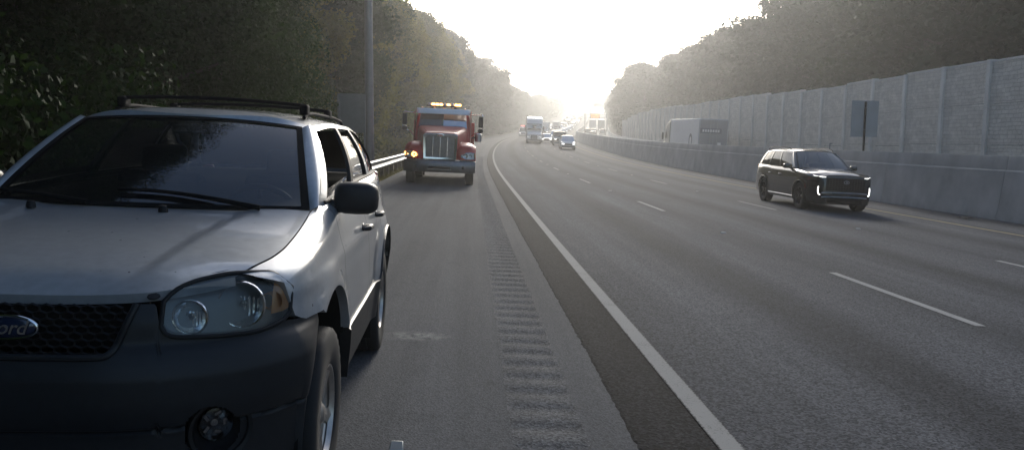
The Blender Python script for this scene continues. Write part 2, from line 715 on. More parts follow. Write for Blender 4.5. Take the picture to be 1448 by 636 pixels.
asphalt('asphalt_lane', (.080, .0835, .091), lanes=True, grain=.6, bump=.7, rough=.9)
asphalt('asphalt_shoulder', (.088, .0915, .097), grain=.30, rough=.9, bump=.45, stain=True, size=95.)
asphalt('asphalt_rumble', (.098, .101, .106), grain=.5, bump=.7, rough=.9, size=75.)
asphalt('asphalt_opp', (.13, .13, .13), grain=.3)
paint_line('line_white', (.33, .33, .32), .85)
paint_line('line_edge', (.28, .28, .27), .85, (EDGE0, EDGE1))
paint_line('line_yellow', (.36, .30, .17), .8)


def concrete(name, base, streaks=.25):
    m = D.materials.new(name)
    m.use_nodes = True
    MATS[name] = m
    g = NG(m)
    b = m.node_tree.nodes['Principled BSDF']
    tc = g.n('ShaderNodeTexCoord').outputs['Object']
    n1 = g.noise(tc, .7, 6., .65)
    n2 = g.noise(squash(g, tc, 6., 1.), 1.4, 4., .6)
    st = g.n('ShaderNodeVectorMath', operation='MULTIPLY')
    g.t.links.new(tc, st.inputs[0])
    st.inputs[1].default_value = (.8, .8, .2)
    n3 = g.noise(st.outputs[0], 1.2, 5., .65)
    f = g.math('MULTIPLY', g.rng(n1, .3, .7, .82, 1.15), g.rng(n3, .35, .75, 1 + streaks * .3, 1 - streaks))
    f = g.math('MULTIPLY', f, g.rng(n2, .3, .7, .93, 1.07))
    oi = g.n('ShaderNodeObjectInfo')
    f = g.math('MULTIPLY', f, g.rng(oi.outputs['Random'], 0, 1, .93, 1.07))
    g.t.links.new(g.scale(base, f), b.inputs['Base Color'])
    b.inputs['Roughness'].default_value = .85
    bp = g.n('ShaderNodeBump')
    bp.inputs['Strength'].default_value = .3
    bp.inputs['Distance'].default_value = .02
    g.t.links.new(g.noise(tc, 18., 5., .6), bp.inputs['Height'])
    g.t.links.new(bp.outputs[0], b.inputs['Normal'])
    return m


concrete('barrier_concrete', (.43, .42, .395), .18)
concrete('post_concrete', (.62, .61, .57), .12)


def ashlar(name, base):
    m = D.materials.new(name)
    m.use_nodes = True
    MATS[name] = m
    g = NG(m)
    b = m.node_tree.nodes['Principled BSDF']
    tc = g.n('ShaderNodeTexCoord').outputs['Object']
    sp = g.n('ShaderNodeSeparateXYZ')
    g.t.links.new(tc, sp.inputs[0])
    cb = g.n('ShaderNodeCombineXYZ')
    oi = g.n('ShaderNodeObjectInfo')
    sh = g.math('MULTIPLY', oi.outputs['Random'], 37.)
    g.t.links.new(g.math('ADD', sp.outputs[1], sh), cb.inputs[0])
    g.t.links.new(sp.outputs[2], cb.inputs[1])
    wn = g.n('ShaderNodeTexNoise')
    wn.inputs['Scale'].default_value = 1.5
    g.t.links.new(cb.outputs[0], wn.inputs['Vector'])
    ww = g.n('ShaderNodeVectorMath', operation='MULTIPLY_ADD')
    g.t.links.new(wn.outputs['Color'], ww.inputs[0])
    ww.inputs[1].default_value = (.30, .16, 0)
    g.t.links.new(cb.outputs[0], ww.inputs[2])
    br = g.n('ShaderNodeTexBrick')
    br.offset = .43
    br.squash = .6
    br.squash_frequency = 3
    br.inputs['Scale'].default_value = 1.
    br.inputs['Brick Width'].default_value = .52
    br.inputs['Row Height'].default_value = .19
    br.inputs['Mortar Size'].default_value = .016
    br.inputs['Mortar Smooth'].default_value = .6
    br.inputs['Bias'].default_value = 0.
    br.inputs['Color1'].default_value = (.92, .92, .92, 1)
    br.inputs['Color2'].default_value = (1.06, 1.06, 1.06, 1)
    br.inputs['Mortar'].default_value = (.80, .80, .80, 1)
    g.t.links.new(ww.outputs[0], br.inputs['Vector'])
    n = g.noise(tc, 2.2, 6., .65)
    f = g.rng(n, .3, .7, .85, 1.15)
    col = g.n('ShaderNodeVectorMath', operation='MULTIPLY')
    g.t.links.new(br.outputs['Color'], col.inputs[0])
    col.inputs[1].default_value = base
    g.t.links.new(g.scale(col.outputs[0], f), b.inputs['Base Color'])
    b.inputs['Roughness'].default_value = .9
    bp = g.n('ShaderNodeBump')
    bp.inputs['Strength'].default_value = .9
    bp.inputs['Distance'].default_value = .09
    hh = g.math('MULTIPLY_ADD', br.outputs['Fac'], -1., g.math('MULTIPLY', g.noise(tc, 7., 5., .6), .9))
    bw = g.n('ShaderNodeSeparateColor')
    g.t.links.new(br.outputs['Color'], bw.inputs[0])
    hh = g.math('ADD', hh, g.math('MULTIPLY', bw.outputs[0], 1.0))
    g.t.links.new(hh, bp.inputs['Height'])
    g.t.links.new(bp.outputs[0], b.inputs['Normal'])


ashlar('stone_panel', (.60, .57, .51))


def ground_mat():
    m = D.materials.new('ground_soil')
    m.use_nodes = True
    MATS['ground_soil'] = m
    g = NG(m)
    b = m.node_tree.nodes['Principled BSDF']
    tc = g.n('ShaderNodeTexCoord').outputs['Object']
    k = g.rng(g.noise(tc, .5, 7., .7), .35, .65, 0., 1.)
    col = g.mix(k, (.075, .070, .032), (.10, .085, .05))
    col = g.scale(col, g.rng(g.noise(tc, 6., 5., .7), .3, .7, .6, 1.4))
    g.t.links.new(col, b.inputs['Base Color'])
    b.inputs['Roughness'].default_value = .95


ground_mat()


def stations(a, b):
    s, out = a, []
    while s < b - 1e-6:
        out.append(s)
        s += 2. if s < 110 else (5. if s < 320 else 20.)
    return out + [b]


def strip_into(V, Fc, UV, ls, ss, dz):
    o = len(V)
    n = len(ls)
    for s in ss:
        for l in ls:
            V.append(tuple(pos(s, l, dz(s, l) if callable(dz) else dz)))
            UV.append((l, s))
    for i in range(len(ss) - 1):
        for j in range(n - 1):
            Fc.append((o + i * n + j, o + i * n + j + 1, o + (i + 1) * n + j + 1, o + (i + 1) * n + j))


def sheet(name, strips, mt, parent=None, smooth=True):
    V, Fc, UV = [], [], []
    for ls, ss, dz in strips:
        strip_into(V, Fc, UV, ls, ss, dz)
    me = D.meshes.new(name)
    me.from_pydata(V, [], Fc)
    me.materials.append(M(mt))
    ul = me.uv_layers.new(name='UVMap')
    idx = np.zeros(len(me.loops), int)
    me.loops.foreach_get('vertex_index', idx)
    ul.data.foreach_set('uv', np.array(UV, float)[idx].ravel())
    if smooth:
        me.polygons.foreach_set('use_smooth', [True] * len(me.polygons))
    o = D.objects.new(name, me)
    COL.objects.link(o)
    o.parent = parent
    return o


SS = stations(-40, 1040)


def ground_dz(s, l):
    if l < -3.05:
        d = -3.05 - l
        return -.05 - .10 * min(d, 2.5) + max(0, d - 2.5) * .05 + max(0, d - 30) * .02
    if l > 24.3:
        d = l - 24.3
        return ELEV - .12 + min(d, 40) * .10 + max(0, d - 40) * .02
    if l > 15:
        return ELEV - .06
    return -.06


sg = stations(-120, 1040) + [1100, 1200, 1350]
ground = sheet('ground', [([-260, -200, -120, -60, -36, -24, -16, -12, -8, -6.5, -5.55, -4.4, -3.6, -3.06, -3., 5, 14.7, 15.01, 24.3, 24.31, 27, 31, 36, 45, 64, 100, 180, 250, 320], sg, ground_dz)], 'ground_soil')
tag(ground, kind='structure')

shoulder = sheet('shoulder', [([-3.1, -2.2, -1., RL], SS, 0.), ([RR, .76, SEAM + .03], SS, 0.)], 'asphalt_shoulder')
tag(shoulder, kind='structure')
# milled grooves of the rumble strip
fine = list(np.arange(2.0, 62.0, .305 / 9))
PER, GW = .305, .185


def groove(s, l):
    if s < 2.01 or s > 61.9:
        return 0.
    ph = (s % PER) - .06
    if 0 < ph < GW and RL + .012 < l < RR - .012:
        q = (ph / GW - .5) * 2
        return -.012 * (1 - q * q)
    return 0.


rum = sheet('rumble_strip', [([RL, RR], [s for s in SS if s <= 2], 0.),
                             ([RL, RL + .01, RL + .035, .42, RR - .035, RR - .01, RR], fine, groove),
                             ([RL, RR], [62.0] + [s for s in SS if s > 62], 0.)], 'asphalt_rumble', shoulder)

# lanes: a slightly higher overlay whose broken edge runs beside the rumble strip
rnd = random.Random(4)
edge_s = list(np.arange(2., 30., .05)) + list(np.arange(30., 60.01, .4))
V, Fc, UV = [], [], []
jit = [rnd.gauss(0, .005) + .004 * math.sin(s * 1.3) for s in edge_s]
for s, j in zip(edge_s, jit):
    for l, dz in ((SEAM + j - .016, -.003), (SEAM + j + .006, .006), (SEAM + .06, .012), (1.12, .014)):
        V.append(tuple(pos(s, l, dz)))
        UV.append((l, s))
for i in range(len(edge_s) - 1):
    for j in range(3):
        Fc.append((i * 4 + j, i * 4 + j + 1, i * 4 + j + 5, i * 4 + j + 4))
strip_into(V, Fc, UV, [1.12, 3., 5., 8., 12., 14.75], SS, .014)
strip_into(V, Fc, UV, [SEAM, 1.12], [s for s in SS if s <= 2], .014)
strip_into(V, Fc, UV, [SEAM, 1.12], [60.] + [s for s in SS if s > 60], .014)
me = D.meshes.new('road')
me.from_pydata(V, [], Fc)
me.materials.append(M('asphalt_lane'))
ul = me.uv_layers.new(name='UVMap')
idx = np.zeros(len(me.loops), int)
me.loops.foreach_get('vertex_index', idx)
ul.data.foreach_set('uv', np.array(UV, float)[idx].ravel())
road = D.objects.new('road', me)
COL.objects.link(road)
tag(road, kind='structure')

opp = sheet('opposite_road', [([15.0, 17., 20., 24.2], SS, ELEV)], 'asphalt_opp')
tag(opp, kind='structure')

# painted markings, each its own sheet on the road
sheet('edge_line', [([EDGE0, EDGE1], SS, .019)], 'line_edge', road)
sheet('median_line', [([LC - .06, LC + .06], SS, .019)], 'line_yellow', road)
sheet('edge_line', [([23.0, 23.13], SS, ELEV + .006)], 'line_white', opp)
sheet('median_line', [([16.2, 16.33], SS, ELEV + .006)], 'line_yellow', opp)
for (lx, s0) in ((LA, 7.0 - 12.19), (LB, 8.9 - 12.19)):
    k = 0
    while s0 + k * 12.19 < 330:
        a = s0 + k * 12.19
        if a > -6:
            n = max(2, 3)
            sheet('lane_dash', [([lx - .055, lx + .055], list(np.linspace(a, a + 3.05, n)), .019)], 'line_white', road)
        k += 1
k = 0
while 20 + k * 12.19 < 330:
    a = 20 + k * 12.19
    sheet('lane_dash', [([19.6, 19.72], [a, a + 1.5, a + 3.05], ELEV + .006)], 'line_white', opp)
    k += 1

# raised pavement markers half way between the dashes
mb = MB()
mb.hexa([(-.05, -.05, 0), (.05, -.05, 0), (-.05, .05, 0), (.05, .05, 0), (-.045, -.02, .018), (.045, -.02, .018), (-.045, .02, .018), (.045, .02, .018)])
rpm = mb.mesh('pavement_marker', 'paper', smooth=False)
for nm, lx, s0 in (('first', LA, 14.6), ('second', LB, 16.5)):
    for k in range(6):
        o = D.objects.new('pavement_marker', rpm)
        COL.objects.link(o)
        o.matrix_world = frame(s0 + 12.19 * k, lx, .0145)
        tag(o, 'small pale raised reflector in a gap of the %s dashed line from the shoulder' % nm, 'road reflector', 'raised reflectors between the lane dashes of the %s line' % nm)

# ---------------------------------------------------------------- median barrier in cast segments
prof = [(14.5, -.05), (14.5, .09), (14.555, .30), (14.68, 1.36), (14.715, 1.40), (14.75, 1.76), (14.765, 1.79), (15.11, 1.79), (15.125, 1.76), (15.16, ELEV + .3), (15.22, ELEV - .05)]


def extrude(profile, ss, name, mt, parent, caps=True, base=lambda s: 0.):
    m = MB()
    n = len(profile)
    s0 = .5 * (ss[0] + ss[-1])
    fr = frame(s0, profile[0][0])
    inv = fr.inverted()
    vs = [inv @ pos(s, l, z + base(s)) for s in ss for l, z in profile]
    fs = [(i * n + j, i * n + j + 1, (i + 1) * n + j + 1, (i + 1) * n + j) for i in range(len(ss) - 1) for j in range(n - 1)]
    if caps:
        fs += [tuple(range(n)), tuple((len(ss) - 1) * n + j for j in range(n - 1, -1, -1))]
    m.add(vs, fs)
    o = m.build(name, mt, None, angle=25)
    o.parent = parent
    o.matrix_world = fr
    return o


barrier = thing('median_barrier', 'tall pale concrete median barrier running along the far side of the near lanes', 'barrier', m=Matrix.Translation(pos(20, 14.8)))
bpy.context.view_layer.update()


def seg_child(o, parent):
    w = o.matrix_world.copy()
    o.parent = parent
    o.matrix_parent_inverse = parent.matrix_world.inverted()
    o.matrix_world = w


s = 20.7 - 6.1 * 4
while s < 1000:
    ln = 6.1 if s < 210 else 30.5
    ss = [s + .009, s + ln / 2, s + ln - .009]
    o = extrude(prof, ss, 'segment', 'barrier_concrete', None)
    seg_child(o, barrier)
    s += ln
# a footing strip closes the view through the joints
seg_child(extrude([(14.62, -.04), (14.80, 1.72), (15.0, 1.72), (15.1, -.04)], stations(-4, 1000), 'joint_filler', 'matte_black', None), barrier)

# parapet on the far side of the opposite carriageway
para = thing('parapet', 'low pale concrete parapet curving along the opposite carriageway', 'barrier', m=Matrix.Translation(pos(100, 23.9)))
bpy.context.view_layer.update()
s = 20.
pp = [(23.65, ELEV - .05), (23.68, ELEV + .2), (23.80, ELEV + .5), (23.84, ELEV + .95), (24.05, ELEV + .95), (24.1, ELEV - .05)]
while s < 900:
    ln = 12.2 if s < 240 else 61.
    seg_child(extrude(pp, [s + .01, s + ln / 2, s + ln - .01], 'segment', 'post_concrete', None), para)
    s += ln

# ---------------------------------------------------------------- noise wall: posts and stacked stone-faced panels
wall = thing('noise_wall', 'tall grey noise wall of stone-faced panels between upright posts', 'wall', m=Matrix.Translation(pos(60, WALL)))
bpy.context.view_layer.update()
PITCHW = 3.72
PH = 1.94
pan = MB().box((0, 0, PH / 2), (.14, PITCHW - .30, PH - .022)).mesh('panel', 'stone_panel', smooth=False)
pst = MB().box((0, 0, 2.98), (.34, .26, 5.98)).mesh('post', 'post_concrete', smooth=False)
cop = MB().box((0, 0, 0), (.20, PITCHW - .30, .10)).mesh('coping', 'post_concrete', smooth=False)
s = 36.3 - 5 * PITCHW
nb = 0
rnd = random.Random(2)


def up_frame(s, l, dz):
    a = heading(s)
    m = Matrix.Rotation(-a, 4, 'Z')
    m.translation = pos(s, l, dz)
    return m


step = {0: 0}
lev = .19
while s < 172:
    k = nb - 5
    lev = {1: .17, 2: .08, 3: .10, 4: .0, 6: .05, 8: .12, 11: .05, 14: -.05, 17: .0, 20: -.1, 24: -.25, 28: -.45, 31: -.7, 33: -1.0}.get(k, lev)
    zb = ELEV - .15 + lev * 1.5
    o = D.objects.new('post', pst)
    COL.objects.link(o)
    o.matrix_world = up_frame(s, WALL, zb - .02)
    seg_child(o, wall)
    if s + PITCHW < 172:
        zm = .5 * (pos(s, WALL).z + pos(s + PITCHW, WALL).z) - pos(s + PITCHW / 2, WALL).z
        for j in range(3):
            o = D.objects.new('panel', pan)
            COL.objects.link(o)
            o.matrix_world = up_frame(s + PITCHW / 2, WALL + .02, zb + zm + j * PH)
            seg_child(o, wall)
        o = D.objects.new('coping', cop)
        COL.objects.link(o)
        o.matrix_world = up_frame(s + PITCHW / 2, WALL + .02, zb + zm + 3 * PH + .05)
        seg_child(o, wall)
    s += PITCHW
    nb += 1

# ---------------------------------------------------------------- guardrail on the left
GRL = -3.32
gr = thing('guardrail', 'galvanised W-beam guardrail on posts behind the left shoulder', 'guardrail', m=Matrix.Translation(pos(30, GRL)))
bpy.context.view_layer.update()
wb = [(0, .73), (.02, .725), (.075, .70), (.08, .675), (.012, .60), (.005, .575), (.012, .55), (.08, .475), (.075, .45), (.02, .425), (0, .42)]
wprof = [(GRL + a, b) for a, b in wb] + [(GRL + a - .006, b) for a, b in reversed(wb)]
s = 6.
while s < 92:
    seg_child(extrude(wprof, [s - .02, s + 1.3, s + 2.5, s + 3.81], 'rail', 'galvanised', None, base=lambda q: -.03), gr)
    s += 3.81
post = MB().box((0, 0, .28), (.15, .20, .98)).mesh('post', 'wood_post', smooth=False)
blk = MB().box((.135, 0, .575), (.115, .16, .34)).mesh('spacer_block', 'wood_post', smooth=False)
s = 6.4
while s < 92:
    for me_, nm in ((post, 'post'), (blk, 'spacer_block')):
        o = D.objects.new(nm, me_)
        COL.objects.link(o)
        o.matrix_world = up_frame(s, GRL - .20, -.09)
        seg_child(o, gr)
    s += 1.905

# ---------------------------------------------------------------- light pole and the sign backs
pole = thing('light_pole', 'tall tapered grey steel light pole behind the guardrail', 'light pole', m=Matrix.Translation(pos(31, -3.98, -.2)))
mb = MB().tube([(0, 0, .1), (0, 0, 5), (0, 0, 10), (0, 0, 15)], [.185, .165, .145, .12], 20)
mb.build('shaft', 'pole_steel', pole)
MB().lathe([(0, .14), (.27, .14), (.27, .0), (.30, -.3)], axis='z', n=20).build('base_plate', 'pole_steel', pole, bevel=.01)
for k in range(4):
    a = PI / 4 + k * PI / 2
    MB().lathe([(0, .24), (.022, .24), (.022, .1)], (.22 * math.cos(a), .22 * math.sin(a), 0), 'z', 8).build('anchor_bolt', 'galvanised', pole)
MB().box((.0, -.172, 1.05), (.15, .04, .34)).build('handhole_cover', 'pole_steel', pole, bevel=.01)
MB().tube([(0, 0, 14.9), (.6, 0, 15.3), (2.4, 0, 15.6)], [.05, .045, .035], 10).build('arm', 'pole_steel', pole)
MB().box((2.75, 0, 15.6), (.75, .30, .14)).build('luminaire', 'sign_back', pole, bevel=.04)


def sign_back(name, label, m, wd, ht, zc, posts, mt, pmt, thick=.004):
    t = thing(name, label, 'road sign', m=m)
    MB().box((0, 0, zc), (wd, thick, ht)).build('sign_panel', mt, t)
    for px in posts:
        MB().box((px, -.035, (zc + ht / 2 - .04) / 2), (.065, .05, zc + ht / 2 - .04)).build('post', pmt, t, bevel=.004)
    for dz in (-ht * .3, ht * .3):
        MB().box((0, -.02, zc + dz), (wd * .92, .03, .04)).build('stiffener', mt, t)
        for px in posts:
            MB().lathe([(0, -.075), (.012, -.075), (.012, -.055)], (px, 0, zc + dz), 'y', 8).build('bolt', 'galvanised', t)
    return t


sign_back('road_sign', 'grey back of a square sign beside the light pole', up_frame(30.2, -4.55, -.2), 1.06, 1.48, 2.55, (-.46, .50), 'sign_back', 'pole_steel')
sign_back('road_sign', 'pale blue-grey back of a sign on a post above the median barrier', up_frame(29.1, 14.95, 1.79), 1.05, 1.36, 1.22, (0.,), 'panel_grey', 'matte_black')
dl = MB().box((0, 0, .14), (.04, .04, .28)).box((.05, 0, .27), (.12, .03, .03)).build('delineator', 'pole_steel', None, bevel=.004)
dl.matrix_world = up_frame(31.9, 14.95, 1.785)
tag(dl, 'small dark hooked delineator on top of the median barrier left of the sign', 'delineator')
# ---------------------------------------------------------------- trees
def leaf_mesh(name, centers, normals, size, rng, mt, aspect=.6):
    n = len(centers)
    ax = rng.normal(size=(n, 3))
    ax[:, 2] -= .35
    ax /= np.linalg.norm(ax, axis=1)[:, None]
    nr = normals + rng.normal(scale=.55, size=(n, 3))
    sd = np.cross(ax, nr)
    sd /= np.linalg.norm(sd, axis=1)[:, None] + 1e-9
    nn = np.cross(sd, ax)
    L = (size * rng.uniform(.65, 1.35, n))[:, None]
    c = np.asarray(centers)
    v = np.empty((n, 4, 3), np.float32)
    v[:, 0] = c - ax * L * .5
    v[:, 1] = c + sd * L * aspect * .5 + nn * L * .10
    v[:, 2] = c + ax * L * .5
    v[:, 3] = c - sd * L * aspect * .5 + nn * L * .10
    me = D.meshes.new(name)
    me.vertices.add(n * 4)
    me.vertices.foreach_set('co', v.ravel())
    me.loops.add(n * 4)
    me.loops.foreach_set('vertex_index', np.arange(n * 4, dtype=np.int32))
    me.polygons.add(n)
    me.polygons.foreach_set('loop_start', np.arange(0, n * 4, 4, dtype=np.int32))
    me.polygons.foreach_set('loop_total', np.full(n, 4, np.int32))
    me.materials.append(M(mt))
    me.update(calc_edges=True)
    return me


def make_tree(seed, h, r, z0, nleaf, size, nclump, mt, lean=0.):
    rng = np.random.default_rng(seed)
    rn = random.Random(seed)
    lobes = [(rn.uniform(0, 2 * PI), rn.uniform(.12, .3), rn.randint(1, 3)) for _ in range(3)]

    def crown_r(z, th):
        t = np.clip((z - z0) / (h - z0), 0, 1)
        base = np.power(np.clip(t / .30, 0, 1), .45) * np.where(t < .5, 1., np.sqrt(np.clip(1 - ((t - .5) / .5) ** 2, 0, 1)))
        base = np.where(t < .5, np.clip(.72 + .56 * t, 0, 1) * np.power(np.clip(t / .12, .25, 1), .4), base)
        lob = sum(a * np.cos(k * th + p + z * .6) for p, a, k in lobes)
        return r * np.maximum(.15, base * (1 + .6 * lob))
    # clumps
    t = rng.uniform(0, 1, nclump) ** .85
    z = z0 + (h - z0) * t
    th = rng.uniform(0, 2 * PI, nclump)
    rr = crown_r(z, th) * np.sqrt(rng.uniform(.25, 1.02, nclump))
    cc = np.c_[rr * np.cos(th), rr * np.sin(th), z]
    cs = rng.uniform(.45, 1.05, nclump) * (r / 3) ** .7
    pick = rng.choice(nclump, nleaf, p=cs**2 / (cs**2).sum())
    d = rng.normal(size=(nleaf, 3))
    d /= np.linalg.norm(d, axis=1)[:, None]
    rad_ = np.power(rng.uniform(0, 1, nleaf), .42)[:, None]
    off = d * rad_ * cs[pick][:, None] * np.array([1.1, 1.1, .9])
    pts = cc[pick] + off
    out = pts.copy()
    out[:, 2] = 1.2
    nrm = out / (np.linalg.norm(out, axis=1)[:, None] + 1e-6) * .5 + d * 1.2 + np.array([0, 0, .25])
    crown = leaf_mesh('crown', pts, nrm, size, rng, mt)
    mb = MB()
    zs = np.linspace(0, h * .88, 9)
    wob = [(rn.gauss(0, .07) * q, rn.gauss(0, .07) * q) for q in zs / h * 5]
    r0 = .018 * h
    path = [(wob[i][0], wob[i][1], zs[i] - (.3 if i == 0 else 0)) for i in range(9)]
    mb.tube(path, [r0 * (1.25 if i == 0 else 1 - i / 9.5) for i in range(9)], 9)
    order = rng.permutation(nclump)[:min(26, nclump)]
    for i in order:
        c = cc[i]
        zb = max(z0 * .5 + .4, c[2] - .45 * math.hypot(c[0], c[1]) - .5)
        zb = min(zb, h * .8)
        b = np.array([0, 0, zb])
        mid = b * .45 + c * .55 + np.array([0, 0, .25])
        rb = r0 * .42 * (1 - zb / h)
        mb.tube([b, mid, c], [rb, rb * .6, rb * .2], 5)
    trunk = mb.mesh('trunk', 'bark')
    return trunk, crown


def plant_tree(tm, m, label, group, name='tree', sc=(1, 1, 1)):
    t = thing(name, label, 'tree', group)
    t.matrix_world = m @ Matrix.Diagonal((*sc, 1))
    for nm, me_ in (('trunk', tm[0]), ('crown', tm[1])):
        o = D.objects.new(nm, me_)
        COL.objects.link(o)
        o.parent = t
    return t


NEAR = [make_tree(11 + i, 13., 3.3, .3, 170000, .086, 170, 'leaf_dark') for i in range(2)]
MID = [make_tree(31 + i, 13., 3.0, .3, 42000, .20, 125, ['leaf_sunlit', 'leaf_sunlit', 'leaf_dark'][i]) for i in range(3)]
FAR = [make_tree(51 + i, 14., 3.2, .4, 17000, .34, 120, 'leaf_far') for i in range(4)]
rnd = random.Random(77)


def hl(s):      # left tree height along the road
    return float(np.interp(s, [0, 45, 60, 100, 150, 200, 250, 300, 400, 600, 1000], [14, 13.5, 12.2, 14.5, 17, 17, 13.5, 12.5, 11.5, 9.5, 9]))


def hr(s):
    return float(np.interp(s, [0, 60, 100, 150, 200, 250, 300, 400, 600, 1000], [20, 19.5, 18.5, 17.5, 16.5, 15.5, 14.5, 13.5, 11.5, 10]))


def put(s, l, h, base_h, tmpl, label, group, fat=1.):
    k = h / base_h
    kx = k ** .6 * fat * rnd.uniform(.9, 1.15)
    m = Matrix.Translation(pos(s, l, ground_dz(s, l) - .05)) @ Matrix.Rotation(rnd.uniform(0, 2 * PI), 4, 'Z')
    plant_tree(tmpl, m, label, group, sc=(kx, kx, k))


# left wood, nearest first
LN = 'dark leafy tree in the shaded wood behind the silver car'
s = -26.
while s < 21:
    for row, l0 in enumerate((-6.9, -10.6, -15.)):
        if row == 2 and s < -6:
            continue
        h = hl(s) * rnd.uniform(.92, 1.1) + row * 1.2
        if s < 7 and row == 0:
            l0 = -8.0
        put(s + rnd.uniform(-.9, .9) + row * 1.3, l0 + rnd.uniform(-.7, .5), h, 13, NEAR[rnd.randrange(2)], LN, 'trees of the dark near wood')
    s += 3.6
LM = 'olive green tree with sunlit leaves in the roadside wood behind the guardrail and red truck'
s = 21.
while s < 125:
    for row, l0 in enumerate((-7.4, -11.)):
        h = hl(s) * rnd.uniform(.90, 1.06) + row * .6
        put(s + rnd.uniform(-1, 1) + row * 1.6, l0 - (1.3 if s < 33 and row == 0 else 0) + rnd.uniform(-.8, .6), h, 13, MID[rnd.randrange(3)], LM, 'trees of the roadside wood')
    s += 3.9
LF = 'hazy tree in the left-hand wood beyond the white lorry'
s = 125.
while s < 420:
    for row, l0 in enumerate((-8., -13.)):
        h = hl(s) * rnd.uniform(.86, 1.08) + row * .5
        put(s + rnd.uniform(-1.5, 1.5) + row * 2.5, l0 + rnd.uniform(-1, 1), h, 14, FAR[rnd.randrange(4)], LF, 'hazy trees on the left', 1.25)
    s += 5.5 if s < 230 else 10.5
RN_ = 'tall dark hazy tree behind the noise wall'
s = 30.
while s < 175:
    for row, l0 in enumerate((34.2, 38., 43.)):
        h = (hr(s) - 1.2) * rnd.uniform(.88, 1.08) + row * .3
        put(s + rnd.uniform(-1.5, 1.5) + row * 2.2, l0 + rnd.uniform(-1, 1), h - .1 * (l0 - 24), 14, FAR[rnd.randrange(4)], RN_, 'trees behind the noise wall', 1.35)
    s += 5.2
RF = 'hazy tree on the right-hand slope beyond the end of the noise wall'
s = 175.
while s < 420:
    for row, l0 in enumerate((29., 34.5)):
        h = hr(s) * rnd.uniform(.86, 1.08)
        put(s + rnd.uniform(-1.5, 1.5) + row * 2.5, l0 + rnd.uniform(-1, 1), h - .1 * (l0 - 24), 14, FAR[rnd.randrange(4)], RF, 'hazy trees on the right', 1.3)
    s += 7. if s < 240 else 10.

# the far wood on both flanks reads as one mass
rng = np.random.default_rng(5)
P = []
for s in np.arange(405, 1040, 7.):
    for side, ls, hh in ((-1, (-8, -15, -24), hl(s)), (1, (29, 36, 45), hr(s) - 1)):
        for l0 in ls:
            l = l0 + rng.uniform(-2, 2)
            b = pos(s + rng.uniform(-3, 3), l, ground_dz(s, l))
            n = 150
            q = rng.normal(size=(n, 3))
            q /= np.linalg.norm(q, axis=1)[:, None]
            h = hh * rng.uniform(.8, 1.1)
            q = q * np.array([4.4, 4.4, h * .5]) * rng.uniform(.75, 1.05, (n, 1)) + np.array([b.x, b.y, b.z + h * .5])
            P.append(q)
for k in range(200):        # ridge that closes the view beyond the crest
    x = rng.uniform(-255, 310)
    s = rng.uniform(1040, 1300)
    if abs(x - 12) < 24 and s < 1120:
        continue
    b = pos(s, x, ground_dz(s, x))
    n = 60
    q = rng.normal(size=(n, 3))
    q /= np.linalg.norm(q, axis=1)[:, None]
    h = rng.uniform(6, 10)
    P.append(q * np.array([7, 7, h * .55]) + np.array([b.x, b.y, b.z + h * .45]))
P = np.concatenate(P)
fwd = D.objects.new('far_woods', leaf_mesh('far_woods', P, np.tile([0, 0, 1.], (len(P), 1)), 2.0, rng, 'leaf_far', .8))
COL.objects.link(fwd)
tag(fwd, 'far hazy woods flanking the highway up to the crest', 'woods', kind='stuff')

# grass and weeds along the verge behind the shoulder
rng = np.random.default_rng(8)
n = 26000
s_ = 12 + 90 * rng.uniform(0, 1, n) ** 1.3
l_ = -3.12 - rng.gamma(1.6, .55, n)
gp = np.array([tuple(pos(a, b, ground_dz(a, b))) for a, b in zip(s_, l_)])
hgt = rng.uniform(.08, .34, n) * np.clip((-3.0 - l_) / .8, .25, 1)
an = rng.uniform(0, 2 * PI, n)
dx = np.c_[np.cos(an), np.sin(an), np.zeros(n)] * .014
ln = np.c_[rng.normal(0, .3, n) * hgt, rng.normal(0, .3, n) * hgt, hgt]
v = np.empty((n, 3, 3), np.float32)
v[:, 0], v[:, 1], v[:, 2] = gp - dx, gp + dx, gp + ln
me = D.meshes.new('verge_grass')
me.vertices.add(n * 3)
me.vertices.foreach_set('co', v.ravel())
me.loops.add(n * 3)
me.loops.foreach_set('vertex_index', np.arange(n * 3, dtype=np.int32))
me.polygons.add(n)
me.polygons.foreach_set('loop_start', np.arange(0, n * 3, 3, dtype=np.int32))
me.polygons.foreach_set('loop_total', np.full(n, 3, np.int32))
me.materials.append(M('grass_blades'))
me.update(calc_edges=True)
go = D.objects.new('verge_grass', me)
COL.objects.link(go)
tag(go, 'dry grass and weeds along the verge under the guardrail', 'grass', kind='stuff')

# leaf litter, grit and scraps swept against the barrier and the shoulder's edge
mb = MB()
rn = random.Random(3)
for k in range(900):
    if k < 560:
        s, l, q = 9 + 90 * rn.random() ** 1.5, 14.45 - abs(rn.gauss(0, .5)), rn.uniform(.008, .035)
        dz = .016
    elif k < 800:
        s, l, q = 9 + 50 * rn.random(), -2.9 + abs(rn.gauss(0, .4)), rn.uniform(.012, .045)
        dz = .002
    else:
        s, l, q = 5 + 40 * rn.random(), rn.uniform(-2.5, .8), rn.uniform(.005, .018)
        dz = .002
    p = pos(s, l, dz)
    a = rn.random() * 6.28
    R = Matrix.Rotation(a, 3, 'Z')
    vs = [p + R @ Vector((x * q, y * q * .7, z * q * .5)) for x, y, z in ((-1, -.6, 0), (.2, -1, 0), (1, .1, 0), (.1, 1, .1), (-.1, .1, .8))]
    mb.add(vs, [(0, 1, 4), (1, 2, 4), (2, 3, 4), (3, 0, 4)], rn.randrange(3))
lit = mb.build('litter', ['pebble', 'bark', 'paper' if False else 'pebble'], None, smooth=False)
